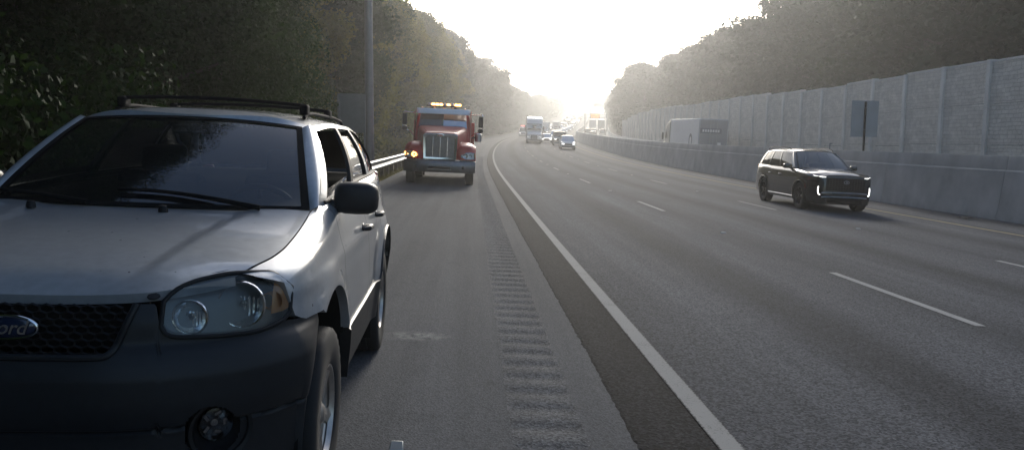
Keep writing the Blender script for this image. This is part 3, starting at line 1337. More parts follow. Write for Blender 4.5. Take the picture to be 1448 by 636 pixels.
tag(lit, 'grit and leaf scraps scattered along barrier foot and shoulder', 'litter', kind='stuff')
for (s, l, a, nm) in ((20.6, 13.55, .3, 'dark strip of shredded tyre lying on the median shoulder near the barrier'), (33., 13.7, 1.2, 'crumpled pale scrap lying at the barrier foot left of the black car')):
    G = [[(.22 * math.cos(t * .5) * (u - .5) * 1.6, (t - 2) * .09, .02 + .025 * math.sin(t * 1.7 + u * 3) ** 2) for u in (0, .5, 1)] for t in range(5)]
    o = MB().grid(refine(G, 9, 5)).build('debris_piece', 'rubber' if a < 1 else 'paper', None, solid=.012)
    o.matrix_world = frame(s, l, .018, a)
    tag(o, nm, 'debris')
# ---------------------------------------------------------------- wheels
def wheel_meshes(name, r, wd, rim_r, spokes, rim_mat, n=72, face=1):
    """axle along x, outer face at +x (face=1)"""
    hw = wd / 2
    tp = [(rim_r - .012, -hw * .86), (rim_r + .01, -hw * .96), (r - .055, -hw), (r - .02, -hw * .97), (r - .004, -hw * .86), (r, -hw * .62),
          (r, -hw * .40), (r - .009, -hw * .38), (r - .009, -hw * .30), (r, -hw * .28), (r, -hw * .06), (r - .009, -hw * .04), (r - .009, hw * .04), (r, hw * .06),
          (r, hw * .28), (r - .009, hw * .30), (r - .009, hw * .38), (r, hw * .40), (r, hw * .62), (r - .004, hw * .86), (r - .02, hw * .97), (r - .055, hw), (rim_r + .01, hw * .96), (rim_r - .012, hw * .86)]
    tb = MB()
    vs, fs = [], []
    for i, (pr, h) in enumerate(tp):
        for j in range(n):
            a = 2 * PI * j / n
            q = pr
            if pr > r - .025 and j % 2 == 0 and abs(h) > hw * .39:
                q -= .008
            vs.append((h, q * math.cos(a), q * math.sin(a)))
    for i in range(len(tp) - 1):
        for j in range(n):
            fs.append((i * n + j, i * n + (j + 1) % n, (i + 1) * n + (j + 1) % n, (i + 1) * n + j))
    tb.add(vs, fs)
    ty = tb.mesh('tyre', 'rubber', angle=50)
    rb = MB()
    rb.lathe([(rim_r - .014, -hw * .8), (rim_r - .03, -hw * .4), (rim_r - .035, hw * .2), (rim_r - .03, hw * .6), (rim_r - .006, hw * .78), (rim_r, hw * .9), (rim_r - .012, hw * .9), (rim_r - .024, hw * .72)], n=48)
    rb.lathe([(.0, hw * .82), (.03, hw * .81), (.045, hw * .70), (.06, hw * .62), (.07, hw * .3), (.07, -hw * .2)], n=24)
    for k in range(spokes):
        a = 2 * PI * k / spokes + .3
        R = Matrix.Rotation(a, 3, 'X')
        G = []
        for q, wd_, xo in ((.05, .036, .60), (rim_r * .45, .030, .66), (rim_r * .75, .034, .70), (rim_r - .012, .048, .74)):
            x1 = hw * xo
            G.append([R @ Vector((x1 - .030, q, -wd_)), R @ Vector((x1 - .002, q, -wd_ * .85)), R @ Vector((x1 + .010, q, 0)), R @ Vector((x1 - .002, q, wd_ * .85)), R @ Vector((x1 - .030, q, wd_))])
        rb.grid(G)
        for kk in range(1):
            b = R @ Vector((hw * .63, .058, .0))
    rm = rb.mesh('rim', rim_mat, angle=40)
    db = MB().lathe([(0, hw * .1), (rim_r * .72, hw * .1), (rim_r * .72, hw * .0), (.05, hw * .0)], n=32)
    db.lathe([(0, -hw * .3), (rim_r - .03, -hw * .3)], n=32)
    dm = db.mesh('brake_disc', 'dark_alloy')
    return ty, rm, dm


def add_wheel(ms, parent, c, side):
    t = D.objects.new('wheel', ms[0])
    COL.objects.link(t)
    t.parent = parent
    t.location = c
    t.rotation_euler = (.7 * c[1], 0, 0 if side > 0 else PI)
    for nm, me_ in (('rim', ms[1]), ('brake_disc', ms[2])):
        o = D.objects.new(nm, me_)
        COL.objects.link(o)
        o.parent = t
    return t


def rounded_rect(w, h, r, n=4):
    out = []
    for cx, cy, a0 in ((w / 2 - r, h / 2 - r, 0), (-w / 2 + r, h / 2 - r, 90), (-w / 2 + r, -h / 2 + r, 180), (w / 2 - r, -h / 2 + r, 270)):
        for k in range(n + 1):
            a = rad(a0 + 90 * k / n)
            out.append((cx + r * math.cos(a), cy + r * math.sin(a)))
    return out


# ---------------------------------------------------------------- car shell from profile curves
# local frame of every vehicle: x right, y from the nose backwards, z up, origin on the ground under the nose
def shell(sp, root, det=1.):
    P = sp['paint']
    wf, tum = curve1(sp['wplan']), curve1(sp['tumble'])
    he, hc, belt = curve1(sp['hood_edge']), curve1(sp['hood_mid']), curve1(sp['belt'])
    (fa, ra), ry_, rz_, zc = sp['axles'], sp['arch'][0], sp['arch'][1], sp['zc']
    yc = sp['cowl']           # where hood edge ends and the belt begins
    y0, y1 = sp['ys']
    sill = curve1(sp['sill'])
    fl = sp.get('flare', .02)

    def arch(y):
        z = sill(y)
        for a in (fa, ra):
            q = (y - a) / ry_
            if abs(q) < 1:
                z = max(z, zc + (rz_) * math.sqrt(1 - q * q))
        return z
    zbot = sp.get('zbot', lambda y, a: a)
    rx, rz = sp.get('round', (.07, .06))

    def ztop(y):
        if y < yc - .12:
            return he(y)
        if y > yc + .10:
            return belt(y)
        t = (y - yc + .12) / .22
        return he(yc - .12) * (1 - t) + belt(yc + .10) * t

    def Fx(y, z):
        x = wf(y) - tum(z)
        for a in (fa, ra):
            d = math.hypot((y - a) / ry_, (z - zc) / rz_)
            if d < 1.5:
                x += fl * math.exp(-((d - 1.02) / .13) ** 2)
        for (zl, amt, wdt) in sp.get('creases', ()):
            x += amt * math.exp(-((z - zl) / wdt) ** 2)
        return x

    def shoulder_x(y, z, zt):
        x = Fx(y, z)
        q = (z - (zt - rz)) / rz
        if q > 0:
            fac = 1. if y < yc else max(.35, 1 - (y - yc) / .4)
            x -= rx * fac * (1 - math.sqrt(max(0, 1 - min(q, 1) ** 2)))
        return x
    # side panels, cut at the door gaps
    cuts = [y0] + sp['gaps'] + [y1]
    names = sp['panels']
    zcl = sp.get('clad')
    nz = int(18 * det)
    for side in (1, -1):
        for (a, b, nm) in zip(cuts[:-1], cuts[1:], names):
            ga = a + (.003 if a > y0 else 0)
            gb = b - (.003 if b < y1 else 0)
            ny = max(4, int((b - a) / .045 * det))
            yy = np.linspace(ga, gb, ny)
            g, gl = [], []
            for y in yy:
                zb, zt = zbot(y, arch(y)), ztop(y)
                zm = zb
                if zcl is not None:
                    zm = max(zb, min(zcl, zt))
                row = [(Fx(y, zm) - .035, y, zm + .0)] if zm == zb else []
                row = [(Fx(y, zm) - .04, y, zm)]
                tt = np.linspace(0, 1, nz) ** .9
                for t in tt:
                    z = zm + (zt - zm) * t
                    row.append((shoulder_x(y, z, zt), y, z))
                g.append(row)
                if zcl is not None:
                    r2 = [(Fx(y, zb) - .04, y, zb)]
                    for t in np.linspace(0, 1, 7):
                        z = zb + (zm - zb) * t
                        r2.append((Fx(y, z) + .012, y, z))
                    r2.append((Fx(y, zm) - .004, y, zm + .008))
                    gl.append(r2)
            m = MB().grid(g)
            if side < 0:
                m = m.mirror()
            o = m.build(nm, P, root, angle=50)
            if zcl is not None and (nm.endswith('door') or nm == 'rear_quarter'):
                m = MB().grid(gl)
                if side < 0:
                    m = m.mirror()
                m.build('cladding', sp['clad_mat'], o, angle=50)
            hs = [q for q in sp.get('handles', ()) if a < q[0] < b]
            for (hy, hz) in hs:
                xx = Fx(hy, hz) * side
                q = MB().tube([(xx + side * .005, hy - .085, hz), (xx + side * .038, hy - .06, hz + .003), (xx + side * .042, hy + .03, hz + .003), (xx + side * .008, hy + .075, hz)], [.012, .016, .016, .010], 8)
                q.lathe([(.0, .004 * side), (.045, .003 * side), (.05, -.004 * side)], (xx, hy - .01, hz - .012), 'x', 14, sz=.75)
                q.build('door_handle', sp.get('handle_mat', P), o)
    # dark inner body behind the gaps and wheel wells
    core = MB()
    yy = np.linspace(y0 + .02, y1 - .02, 60)
    g = []
    for y in yy:
        zb, zt = zbot(y, arch(y)) + .01, ztop(y) - .03
        g.append([(0, y, zb)] + [(shoulder_x(y, zb + (zt - zb) * t, zt + .03) - .03, y, zb + (zt - zb) * t) for t in np.linspace(0, 1, 8)] + [(0, y, zt)])
    core.grid(g).join(MB().grid(g).mirror())
    for a in (fa, ra):
        for s in (1, -1):
            core.lathe([(1., (wf(a) - .03) * s), (1., (wf(a) - .36) * s), (.02, (wf(a) - .36) * s)], (0, a, zc), 'x', 24, sx=ry_ + .012, sz=rz_ + .012, a0=-.3, a1=PI + .3)
    core.build('inner_body', 'matte_black', root)
    # hood
    yh = np.linspace(sp['hood_y'], yc, int(22 * det))
    G = []
    for y in yh:
        zt = ztop(y)
        xe = shoulder_x(y, zt, zt) - .004
        row = []
        for u in np.linspace(-1, 1, int(44 * det) | 1):
            x = u * xe
            z = hc(y) + (zt - hc(y)) * abs(u) ** 2.6
            z += sp['bulge'](x, y) if 'bulge' in sp else 0.
            yo = sp['hood_front'](x) * max(0, 1 - (y - sp['hood_y']) / .25) if 'hood_front' in sp else 0.
            row.append((x, y + yo, z))
        G.append(row)
    if sp.get('hood_lip', True):
        G.insert(0, [(x, y + .006, z - .03) for x, y, z in G[0]])
    hood = MB().grid(G).build('hood', P, root, angle=50)
    # greenhouse
    gh = sp['house']
    ub, ut = gh['base'], gh['top']          # y ranges of belt line and roof edge
    xr, zr = curve1(gh['xr']), curve1(gh['zr'])

    def side_pt(u, v, off=0.):
        yb, yt = ub[0] + (ub[1] - ub[0]) * u, ut[0] + (ut[1] - ut[0]) * u
        zb = belt(yb)
        b = np.array([shoulder_x(yb, zb, zb), yb, zb])
        t = np.array([xr(yt), yt, zr(yt)])
        p = b + (t - b) * v
        p[0] += .028 * 4 * v * (1 - v) + off
        return p

    def spatch(u0, u1, v0, v1, nu, nv, off=0., ret=0.):
        G = [[side_pt(u, v, off) for v in np.linspace(v0, v1, nv)] for u in np.linspace(u0, u1, nu)]
        return G
    wins = gh['wins']
    vb, vt = gh.get('v', (.05, .92))
    frames = MB()
    frames.grid(spatch(0, 1, 0, vb, 30, 2)).grid(spatch(0, 1, vt, 1, 30, 3))
    ed = [0.] + [q for w_ in wins for q in w_] + [1.]
    pil = gh.get('pillar_mats', [0] * (len(wins) + 1))
    for k in range(len(wins) + 1):
        a, b = ed[2 * k], ed[2 * k + 1]
        if b > a:
            frames.grid(spatch(a, b, vb, vt, max(2, int((b - a) * 30)), 7), pil[k])
    for (a, b) in wins:       # reveals round the openings
        for (u0, v0, u1, v1) in ((a, vb, b, vb), (a, vt, b, vt), (a, vb, a, vt), (b, vb, b, vt)):
            A = [[side_pt(u0 + (u1 - u0) * t, v0 + (v1 - v0) * t, o_) for o_ in (0, -.022)] for t in np.linspace(0, 1, 8)]
            frames.grid(A, 1)
    for side in (1, -1):
        m = frames if side > 0 else frames.mirror()
        m.build('window_frame', [P, 'black_plastic'], root, angle=45)
        for iw, (a, b) in enumerate(wins):
            vtop = sp.get('lowered', {}).get(iw, vt)        # a pane wound part of the way down
            if vtop <= vb:
                continue
            g = MB().grid(spatch(a + .002, b - .002, vb + .005, vtop - .005, 8, 6, -.014))
            if side < 0:
                g = g.mirror()
            g.build('side_window', sp.get('side_glass', 'dark_glass'), root)
    # windscreen
    ws = gh['screen']           # bottom mid (y,z), bottom corner (x,y,z), top mid, top corner
    G = []
    for u in np.linspace(-1, 1, 25):
        a = abs(u) ** 2.2
        bx = np.array([u * ws[1][0], ws[0][0] + (ws[1][1] - ws[0][0]) * a, ws[0][1] + (ws[1][2] - ws[0][1]) * a])
        tx = np.array([u * ws[3][0], ws[2][0] + (ws[3][1] - ws[2][0]) * a, ws[2][1] + (ws[3][2] - ws[2][1]) * a])
        row = []
        for v in np.linspace(0, 1, 15):
            p = bx + (tx - bx) * v
            bow = .022 * 4 * v * (1 - v)
            row.append(p + np.array([0, -bow * .6, bow * .8]))
        G.append(row)
    G = np.array(G)
    scr = MB().grid(G).build('windscreen', sp.get('screen_glass', 'tint_glass'), root)
    if gh.get('frit', .0):
        fb = MB()
        off = np.array([0, -.0035, .0045])
        k = gh['frit']
        Gi = pchip(np.swapaxes(pchip(G, 121), 0, 1), 61)
        Gi = np.swapaxes(Gi, 0, 1)
        nu, nv = int(k * 60), int(k * 45)
        fb.grid(Gi[:nu + 1] + off).grid(Gi[-nu - 1:] + off).grid(Gi[nu:-nu, :nv + 1] + off).grid(Gi[nu:-nu, -max(2, nv // 2) - 1:] + off)
        fb.build('windscreen_seal', 'matte_black', scr)
    # A pillars
    ap = MB()
    e0 = G[-1]
    e1 = np.array([side_pt(0, v) for v in np.linspace(0, 1, 15)])
    dirn = np.array([.55, -.6, .35])
    ap.grid([[e0[i] * (1 - t) + e1[i] * t + dirn * .035 * 4 * t * (1 - t) for i in range(15)] for t in np.linspace(0, 1, 6)])
    for side in (1, -1):
        (ap if side > 0 else ap.mirror()).build('pillar', P, root, angle=60)
    # roof
    zrc = curve1(gh['zmid'])
    yt0, yt1 = ut
    G = []
    ends = [np.array([side_pt(u, 1.) for u in np.linspace(0, 1, 24)])][0]
    for i in range(24):
        e = ends[i]
        row = []
        t = i / 23
        for u in np.linspace(-1, 1, 25):
            front = ws[2][0] - e[1] if i == 0 else 0
            a = abs(u) ** 2.2
            yy_ = e[1] + (ws[2][0] - yt0) * (1 - a) * (1 - t) ** 2 + gh.get('rear_bow', .0) * (1 - a) * t ** 2
            zz = e[2] + (zrc(yy_) - e[2]) * (1 - abs(u) ** 3)
            row.append((u * e[0], yy_, zz))
        G.append(row)
    G[0] = [(p[0] * (1. if abs(p[0]) < abs(ends[0][0]) * .99 else 1.), p[1], p[2]) for p in G[0]]
    roof = MB().grid(G).build('roof', P, root, angle=50)
    # header joins windscreen top and roof
    hd = MB().grid([[np.array(q) for q in np.array(pchip(np.array(scr.data and [tuple(v.co) for v in scr.data.vertices], float).reshape(25, 15, 3)[:, -1], 25))], [np.array(p) for p in G[0]]])
    hd.build('roof_header', P, root)
    # tail
    tg = MB()
    zb1 = sp['tail_z']
    ysd = y1
    xs1 = Fx(ysd, .8)
    lowr = [[(u * (shoulder_x(ysd, z, ztop(ysd))), ysd + sp.get('tail_bow', .06) * (1 - u * u), z) for u in np.linspace(-1, 1, 13)] for z in np.linspace(zb1, belt(ysd), 9)]
    tg.grid(lowr)
    tail = tg.build('tailgate', P, root, angle=50)
    eb, et = side_pt(1, 0), side_pt(1, 1)
    G = [[np.array([u * (eb[0] + (et[0] - eb[0]) * v), (eb[1] + (et[1] - eb[1]) * v) + (sp.get('tail_bow', .06) * (1 - v) + gh.get('rear_bow', 0.) * v) * (1 - u * u), eb[2] + (et[2] - eb[2]) * v]) for u in np.linspace(-1, 1, 13)] for v in np.linspace(0, 1, 7)]
    MB().grid(G).build('rear_window', 'dark_glass', root)
    for s in (1, -1):
        q = MB().box((s * (xs1 - .07), ysd - .0, belt(ysd) - .18), (.15, .10, .34)).build('tail_lamp', 'red_lens', root, bevel=.02)
    MB().box((0, (y0 + y1) / 2, sp['sill'][0][1] + .06), (wf(2.) * 1.55, (y1 - y0) * .86, .10)).build('underbody', 'matte_black', root)
    return dict(Fx=Fx, ztop=ztop, belt=belt, side_pt=side_pt, wf=wf, hc=hc, he=he, arch=arch)


def rounded_mirror(root, c, size, side, mt, stalk, glass_back=True):
    """door mirror: rounded housing with a stalk to the door"""
    m = MB()
    sx, sy, sz = size
    vs = []
    nu, nv = 20, 12
    G = []
    for i in range(nv + 1):
        ph = -PI / 2 + PI * i / nv
        row = []
        for j in range(nu + 1):
            th = 2 * PI * j / nu
            def se(a, e):
                return math.copysign(abs(a) ** e, a)
            x = sx / 2 * se(math.cos(ph), .45) * se(math.cos(th), .55)
            y = sy / 2 * se(math.sin(ph), .8)
            z = sz / 2 * se(math.cos(ph), .45) * se(math.sin(th), .55)
            row.append((c[0] + side * x, c[1] + y, c[2] + z - .10 * side * 0))
        G.append(row)
    m.grid(G)
    a = Vector(stalk)
    b = Vector((c[0] - side * sx * .36, c[1], c[2] - sz * .22))
    m.tube([a, (a + b) / 2 + Vector((0, 0, -.008)), b], [sz * .24, sz * .22, sz * .26], 10)
    o = m.build('door_mirror', mt, root, angle=60)
    g = MB().add([(c[0] + side * x * sx * .42, c[1] + sy * .47, c[2] + z * sz * .40) for x, z in ((-1, -1), (1, -1), (1, 1), (-1, 1))], [(0, 1, 2, 3)])
    g.build('mirror_glass', 'chrome', o, smooth=False)
    return o


# ---------------------------------------------------------------- the silver car on the shoulder
def hero():
    root = thing('parked_car', 'silver sport utility car with grey bumper parked on the shoulder at the left edge', 'car', m=frame(2.38, -1.45, 0., .020))
    FA, RA = .84, 3.26

    def bulge(x, y):
        t = (y - .1) / 1.02
        xc = .335 + .105 * min(max(t, 0), 1)
        k = min(1, max(0, (y - .13) / .15))
        step = 1 / (1 + math.exp((abs(x) - xc) / .007))
        return -.009 * k * (step - .5) - .004 * k * math.exp(-((abs(x) - xc) / .010) ** 2)

    def zbot(y, a):
        if y < .315:
            t = min(1, max(0, (y - .22) / .095))
            return 1.056 - .04 * t
        if y < .58:
            return max(a, .872 + .04 * max(0, 1 - (y - .315) / .09))
        return a
    sp = dict(
        paint='silver_paint', axles=(FA, RA), arch=(.52, .54), zc=.37, cowl=1.16, ys=(.225, 4.06), flare=.022,
        wplan=[(.2, .765), (.30, .80), (.43, .838), (.6, .856), (.9, .862), (1.4, .858), (2.2, .862), (3.2, .862), (3.6, .850), (3.9, .80), (4.06, .72)],
        tumble=[(.2, .05), (.45, .02), (.62, .004), (.75, 0), (.88, .002), (.98, .014), (1.08, .036), (1.18, .062), (1.28, .085), (1.4, .12)],
        creases=[(.985, .006, .03), (.66, .005, .025)],
        hood_edge=[(.2, 1.058), (.3, 1.075), (.5, 1.098), (.8, 1.135), (1.16, 1.185)],
        hood_mid=[(.07, 1.0), (.12, 1.028), (.2, 1.065), (.4, 1.112), (.8, 1.165), (1.16, 1.200)],
        hood_y=.075, hood_front=lambda x: .155 * max(0, (abs(x) - .40) / .32) ** 1.3 if abs(x) > .40 else 0.,
        belt=[(1.1, 1.195), (1.4, 1.215), (2.2, 1.255), (3., 1.268), (4.06, 1.28)],
        sill=[(.2, .36), (1.3, .36), (2.8, .36), (4.1, .42)], round=(.085, .06),
        gaps=[1.30, 2.28, 3.0], panels=['fender', 'front_door', 'rear_door', 'rear_quarter'],
        handles=[(2.12, 1.02), (2.86, 1.03)], handle_mat='grey_plastic', zbot=zbot, clad=.60, clad_mat='grey_plastic', bulge=bulge,
        tail_z=.45, lowered={0: .16, 1: .80}, side_glass='dark_glass', screen_glass='tint_glass', hood_lip=True,
        house=dict(base=(1.27, 3.98), top=(1.86, 3.72), xr=[(1.8, .578), (2.5, .595), (3.72, .575)], zr=[(1.8, 1.575), (2.4, 1.610), (3.2, 1.605), (3.72, 1.575)],
                   zmid=[(1.7, 1.606), (1.80, 1.642), (2.4, 1.668), (3.2, 1.66), (3.75, 1.61)], wins=[(.035, .345), (.385, .655), (.70, .93)], v=(.045, .93), pillar_mats=[0, 1, 0, 0], frit=.055,
                   screen=((1.075, 1.190), (.700, 1.20, 1.190), (1.72, 1.600), (.548, 1.775, 1.572)), rear_bow=.03),
    )
    S = shell(sp, root, 1.25)
    # black door-window trims
    for s in (1, -1):
        tr = MB().tube([[c * (s if i == 0 else 1) for i, c in enumerate(S['side_pt'](u, .03, .004))] for u in np.linspace(.02, .95, 24)], .008, 6)
        tr.build('belt_trim', 'black_plastic', root)
    # front fascia
    plan = np.array([(0, 0), (.25, .005), (.42, .03), (.56, .085), (.68, .17), (.76, .26), (.805, .335)])
    pl = pchip(plan, 60)
    ofs = curve1([(.22, -.06), (.30, -.02), (.42, .022), (.575, .028), (.59, .030), (.60, .022), (.612, .044), (.70, .056), (.76, .055), (.80, .044), (.84, .024), (.87, .002), (.93, -.004), (1.0, -.03)])

    def plan_pt(t, z, extra=0.):
        """t 0..1 around the half front; returns point on fascia"""
        q = max(0., 1 - ((z - .37) / .54) ** 2)
        yend = min(.565, FA - .52 * math.sqrt(q)) if z < .875 else .565
        if t <= .8:
            f = t / .8 * 59
            i = min(int(f), 58)
            u = f - i
            p = pl[i] * (1 - u) + pl[i + 1] * u
            d = pl[i + 1] - pl[i]
        else:
            u = (t - .8) / .2
            e = np.array([.848, max(yend, .32)])
            p = pl[-1] * (1 - u) + e * u + np.array([.012 * 4 * u * (1 - u), 0])
            d = e - pl[-1]
        nrm = np.array([d[1], -d[0]]) / (np.linalg.norm(d) + 1e-9)
        o = ofs(z) + extra
        if t > .8:
            o *= (1 - (t - .8) / .2 * .75)
        return np.array([p[0] + nrm[0] * o, p[1] + nrm[1] * o, z])
    tX = curve1([(float(pl[int(t / .8 * 59)][0]), t) for t in np.linspace(0, .8, 30)])

    def ztopf(t):
        x = plan_pt(t, .88)[0]
        if x < .445:
            return .988
        if x < .46:
            return .988 + (.90 - .988) * (x - .445) / .015
        return float(np.interp(x, [.46, .52, .70, .79, .87], [.90, .886, .875, .890, .872]))

    def in_grille(x, z):
        hw = .385 - max(0, (.99 - z)) * .34
        zb = .835 + .0 * x
        if z < zb or z > .99:
            return False
        if z < zb + .05 and x > hw - .05:
            return (x - (hw - .05)) ** 2 + (z - zb - .05) ** 2 < .0025
        return x < hw
    fogc = (.605, .575)

    def in_fog(x, z):
        return ((x - fogc[0]) / .074) ** 2 + ((z - fogc[1]) / .090) ** 2 < 1
    nt_, nz_ = 170, 110
    G = []
    for i in range(nt_):
        t = i / (nt_ - 1)
        zt = ztopf(t)
        G.append([plan_pt(t, .24 + (zt - .24) * j / (nz_ - 1)) for j in range(nz_)])
    G = np.array(G)
    C = (G[:-1, :-1] + G[1:, 1:]) / 2

    def keep(i, j):
        c = C[i, j]
        return not in_grille(c[0], c[2]) and not in_fog(c[0], c[2])
    fm = MB().grid(G, keep=keep)
    fm.join(MB().grid(G, keep=keep).mirror())
    bump = fm.build('front_bumper', 'grey_plastic', root, angle=40)
    # trims that finish the grille opening and the lamp pockets
    edge = [(.385, .99), (.36, .93), (.335, .868), (.322, .848), (.295, .836), (.15, .834), (0, .834)]
    ep = pchip(np.array(edge), 30)
    path = [plan_pt(tX(float(x)), float(z), .004) for x, z in ep]
    path = path + [np.array([-p[0], p[1], p[2]]) for p in reversed(path[:-1])]
    MB().tube(path, .011, 8).build('grille_surround', 'grey_plastic', root)
    # honeycomb grille set back in the opening
    gm = MB()
    r = .023
    for row in range(7):
        for colm in range(-12, 13):
            cx = colm * r * 1.75 + (row % 2) * r * .875
            cz = .84 + row * r * 1.5 * .62
            if abs(cx) > .36 - (.99 - cz) * .30:
                continue
            y = plan_pt(tX(abs(cx)), .9)[1] + .035
            pts = [(cx + r * math.sin(k * PI / 3), y, cz + r * .62 * math.cos(k * PI / 3)) for k in range(6)]
            gm.tube(pts, .0045, 4, closed=True)
    gm.build('grille_mesh', 'black_plastic', root, smooth=False)
    MB().box((0, .12, .91), (.80, .02, .17)).build('grille_backing', 'matte_black', root)
    # emblem
    em = MB()
    em.lathe([(0, -.010), (.5, -.009), (.82, -.004), (.92, -.001)], (.02, .012, .915), 'y', 40, sx=.088, sz=.036)
    emo = em.build('emblem', 'emblem_blue', root)
    MB().tube([(.02 + .088 * math.cos(a), .008, .915 + .036 * math.sin(a)) for a in np.linspace(0, 2 * PI, 49)[:-1]], .0045, 8, closed=True).build('emblem_ring', 'chrome', emo)
    text_part('emblem_script', 'Ford', .060, Matrix.Translation((.02, -.001, .915)) @ Matrix.Rotation(PI / 2, 4, 'X'), 'dull_chrome', emo, .35, .001)
    # headlights
    zlo = curve1([(.45, .925), (.465, .900), (.49, .888), (.53, .884), (.70, .876), (.775, .895), (.80, .93)])
    zhi = curve1([(.45, .99), (.465, 1.012), (.49, 1.035), (.55, 1.056), (.63, 1.066), (.72, 1.060), (.775, 1.02), (.80, .99)])

    def hl_pt(x, v, back=0.):
        t = tX(min(x, .804)) if x <= .804 else .8 + (x - .804) / .06 * .2
        z = zlo(x) + (zhi(x) - zlo(x)) * v
        p = plan_pt(t, .885)
        lean = .30 * (z - .885) + .55 * max(0, z - 1.0)
        return np.array([p[0] - back * .25, p[1] + lean + back - .006, z])
    for s in (1, -1):
        G = [[hl_pt(x, v) for v in np.linspace(0, 1, 14)] for x in np.linspace(.452, .792, 32)]
        m = MB().grid(G)
        back = MB().grid([[hl_pt(x, v, .055) for v in np.linspace(-.02, 1.02, 10)] for x in np.linspace(.452, .785, 24)])
        # walls of the pocket
        loop = [(x, 0.) for x in np.linspace(.452, .792, 24)] + [(.792, v) for v in np.linspace(.1, .9, 6)] + [(x, 1.) for x in np.linspace(.792, .452, 24)] + [(.452, v) for v in np.linspace(.9, .1, 6)]
        wl = [[hl_pt(x, v, 0.), hl_pt(x, v, .06)] for x, v in loop + loop[:1]]
        back.grid(wl)
        rim = MB().tube([hl_pt(x, v, -.001) for x, v in loop], .0075, 8, closed=True)
        bowl = MB()
        for (cx, cz, rr, dp) in ((.663, .965, .073, .075), (.527, .938, .052, .055)):
            p = hl_pt(cx, .5)
            c = (cx, p[1] + .012, cz)
            prof = [(rr * q, dp * (1 - q * q) + (.0)) for q in (1.0, .92, .8, .65, .5, .35, .2, .08)]
            bowl.lathe(prof, c, 'y', 40)
            bowl.lathe([(rr + .006, .004), (rr + .004, -.003), (rr - .001, -.002), (rr - .003, .008)], c, 'y', 40)
            bowl.lathe([(0, dp * .28), (.011, dp * .30), (.013, dp * .5), (.013, dp)], c, 'y', 12)
            for k in range(7):       # fluted ribs of the reflector
                xx = cx + rr * (-.62 + .2 * k)
                hh = rr * math.sqrt(max(0, 1 - ((xx - cx) / rr) ** 2)) * .80
                bowl.box((xx, c[1] + dp * .62, cz - hh * .25), (.006, .012, hh * 1.2), rz=.5)
        am = MB()
        for (cx, cz, rr) in ((.742, .962, .034),):
            p = hl_pt(cx, .5, .02)
            am.lathe([(rr, 0.), (rr * .9, .02), (rr * .5, .035), (0, .04)], (p[0], p[1], cz), 'y', 24)
        rf = MB().grid([[hl_pt(x, v, .004) for v in np.linspace(.24, .84, 6)] for x in np.linspace(.742, .790, 7)])
        chip = None
        sgn = lambda q: q if s > 0 else q.mirror()
        house = sgn(back).build('headlight', 'lamp_housing', root)
        sgn(bowl).build('reflector', 'reflector', house)
        sgn(am).build('turn_signal', 'amber_lens', house)
        sgn(rf).build('side_marker', 'amber_lens', house)
        sgn(rim).build('bezel', 'black_plastic', house)
        sgn(m).build('lens', 'lens_glass', house)
        # fog lamp in its recess
        fp = plan_pt(tX(fogc[0]), fogc[1])
        n2 = Vector((.55, -.83, 0)).normalized()
        rc = MB()
        prof = [(.104, .006), (.102, -.006), (.090, -.002), (.086, .012), (.078, .040), (.058, .060)]
        rc.lathe(prof, (0, 0, 0), 'y', 36)
        fl = MB().lathe([(.054, .050), (.050, .062), (.035, .085), (.012, .10)], (0, 0, 0), 'y', 30)
        fl.lathe([(0, .070), (.012, .071), (.014, .1)], (0, 0, 0), 'y', 12)
        for k in range(5):
            a = k * 2 * PI / 5
            fl.box((.033 * math.cos(a), .072, .033 * math.sin(a)), (.010, .012, .022), ry=a)
        fg = MB().lathe([(.056, .050), (.03, .044), (0, .042)], (0, 0, 0), 'y', 30)
        rot = Matrix.Translation(Vector(fp)) @ Matrix.Rotation(math.atan2(.64, 1.), 4, 'Z')
        for q in (rc, fl, fg):
            q.v = [tuple(rot @ Vector(v)) for v in q.v]
        fo = sgn(rc).build('fog_lamp_recess', 'black_plastic', root)
        sgn(fl).build('fog_lamp', 'fog_reflector', fo)
        sgn(fg).build('fog_lens', 'clear_glass', fo)
        # mirror, wheels
        rounded_mirror(root, (s * .882, 1.43, 1.240), (.215, .15, .158), s, 'grey_plastic', (s * .755, 1.42, 1.20))
    MB().add([(.405, .052, .988), (.425, .055, 1.0), (.430, .062, 1.012), (.412, .062, 1.012), (.400, .058, 1.0)], [(0, 1, 2, 3, 4)])
    ch = MB().lathe([(0, -.003), (.016, -.002), (.019, .002)], (0, 0, 0), 'y', 9, sx=1.1, sz=.8)
    ch.v = [tuple(Matrix.Translation((.425, .075, 1.010)) @ Matrix.Rotation(-.9, 4, 'X') @ Vector(v)) for v in ch.v]
    ch.build('paint_chip', 'chip', root)
    ws = wheel_meshes('suv', .368, .235, .212, 5, 'alloy')
    for y in (FA, RA):
        for s in (1, -1):
            add_wheel(ws, root, (s * .745, y, .365), s)
    # cowl, wipers, washer jets
    G = [[(x, y + .09 * (abs(x) / .7) ** 2.2, z) for x in np.linspace(-.70, .70, 15)] for y, z in ((1.085, 1.165), (1.115, 1.172), (1.16, 1.178))]
    MB().grid(np.array(G)).build('cowl', 'black_plastic', root)
    for (xa, xb, rise) in ((.50, -.12, .10), (-.22, -.70, .055)):
        wp = MB()
        pts = []
        for t in np.linspace(0, 1, 10):
            x = xa + (xb - xa) * t
            up_ = rise * math.sin(t * PI * .55)
            pts.append((x, 1.055 + .09 * (abs(x) / .7) ** 2.2 + up_ * .75, 1.205 + up_ * .58))
        wp.tube(pts, [.013 - .006 * t for t in np.linspace(0, 1, 10)], 6)
        wp.tube([(p[0], p[1] + .012, p[2] - .004) for p in pts[3:]], .005, 5)
        wp.build('wiper', 'matte_black', root)
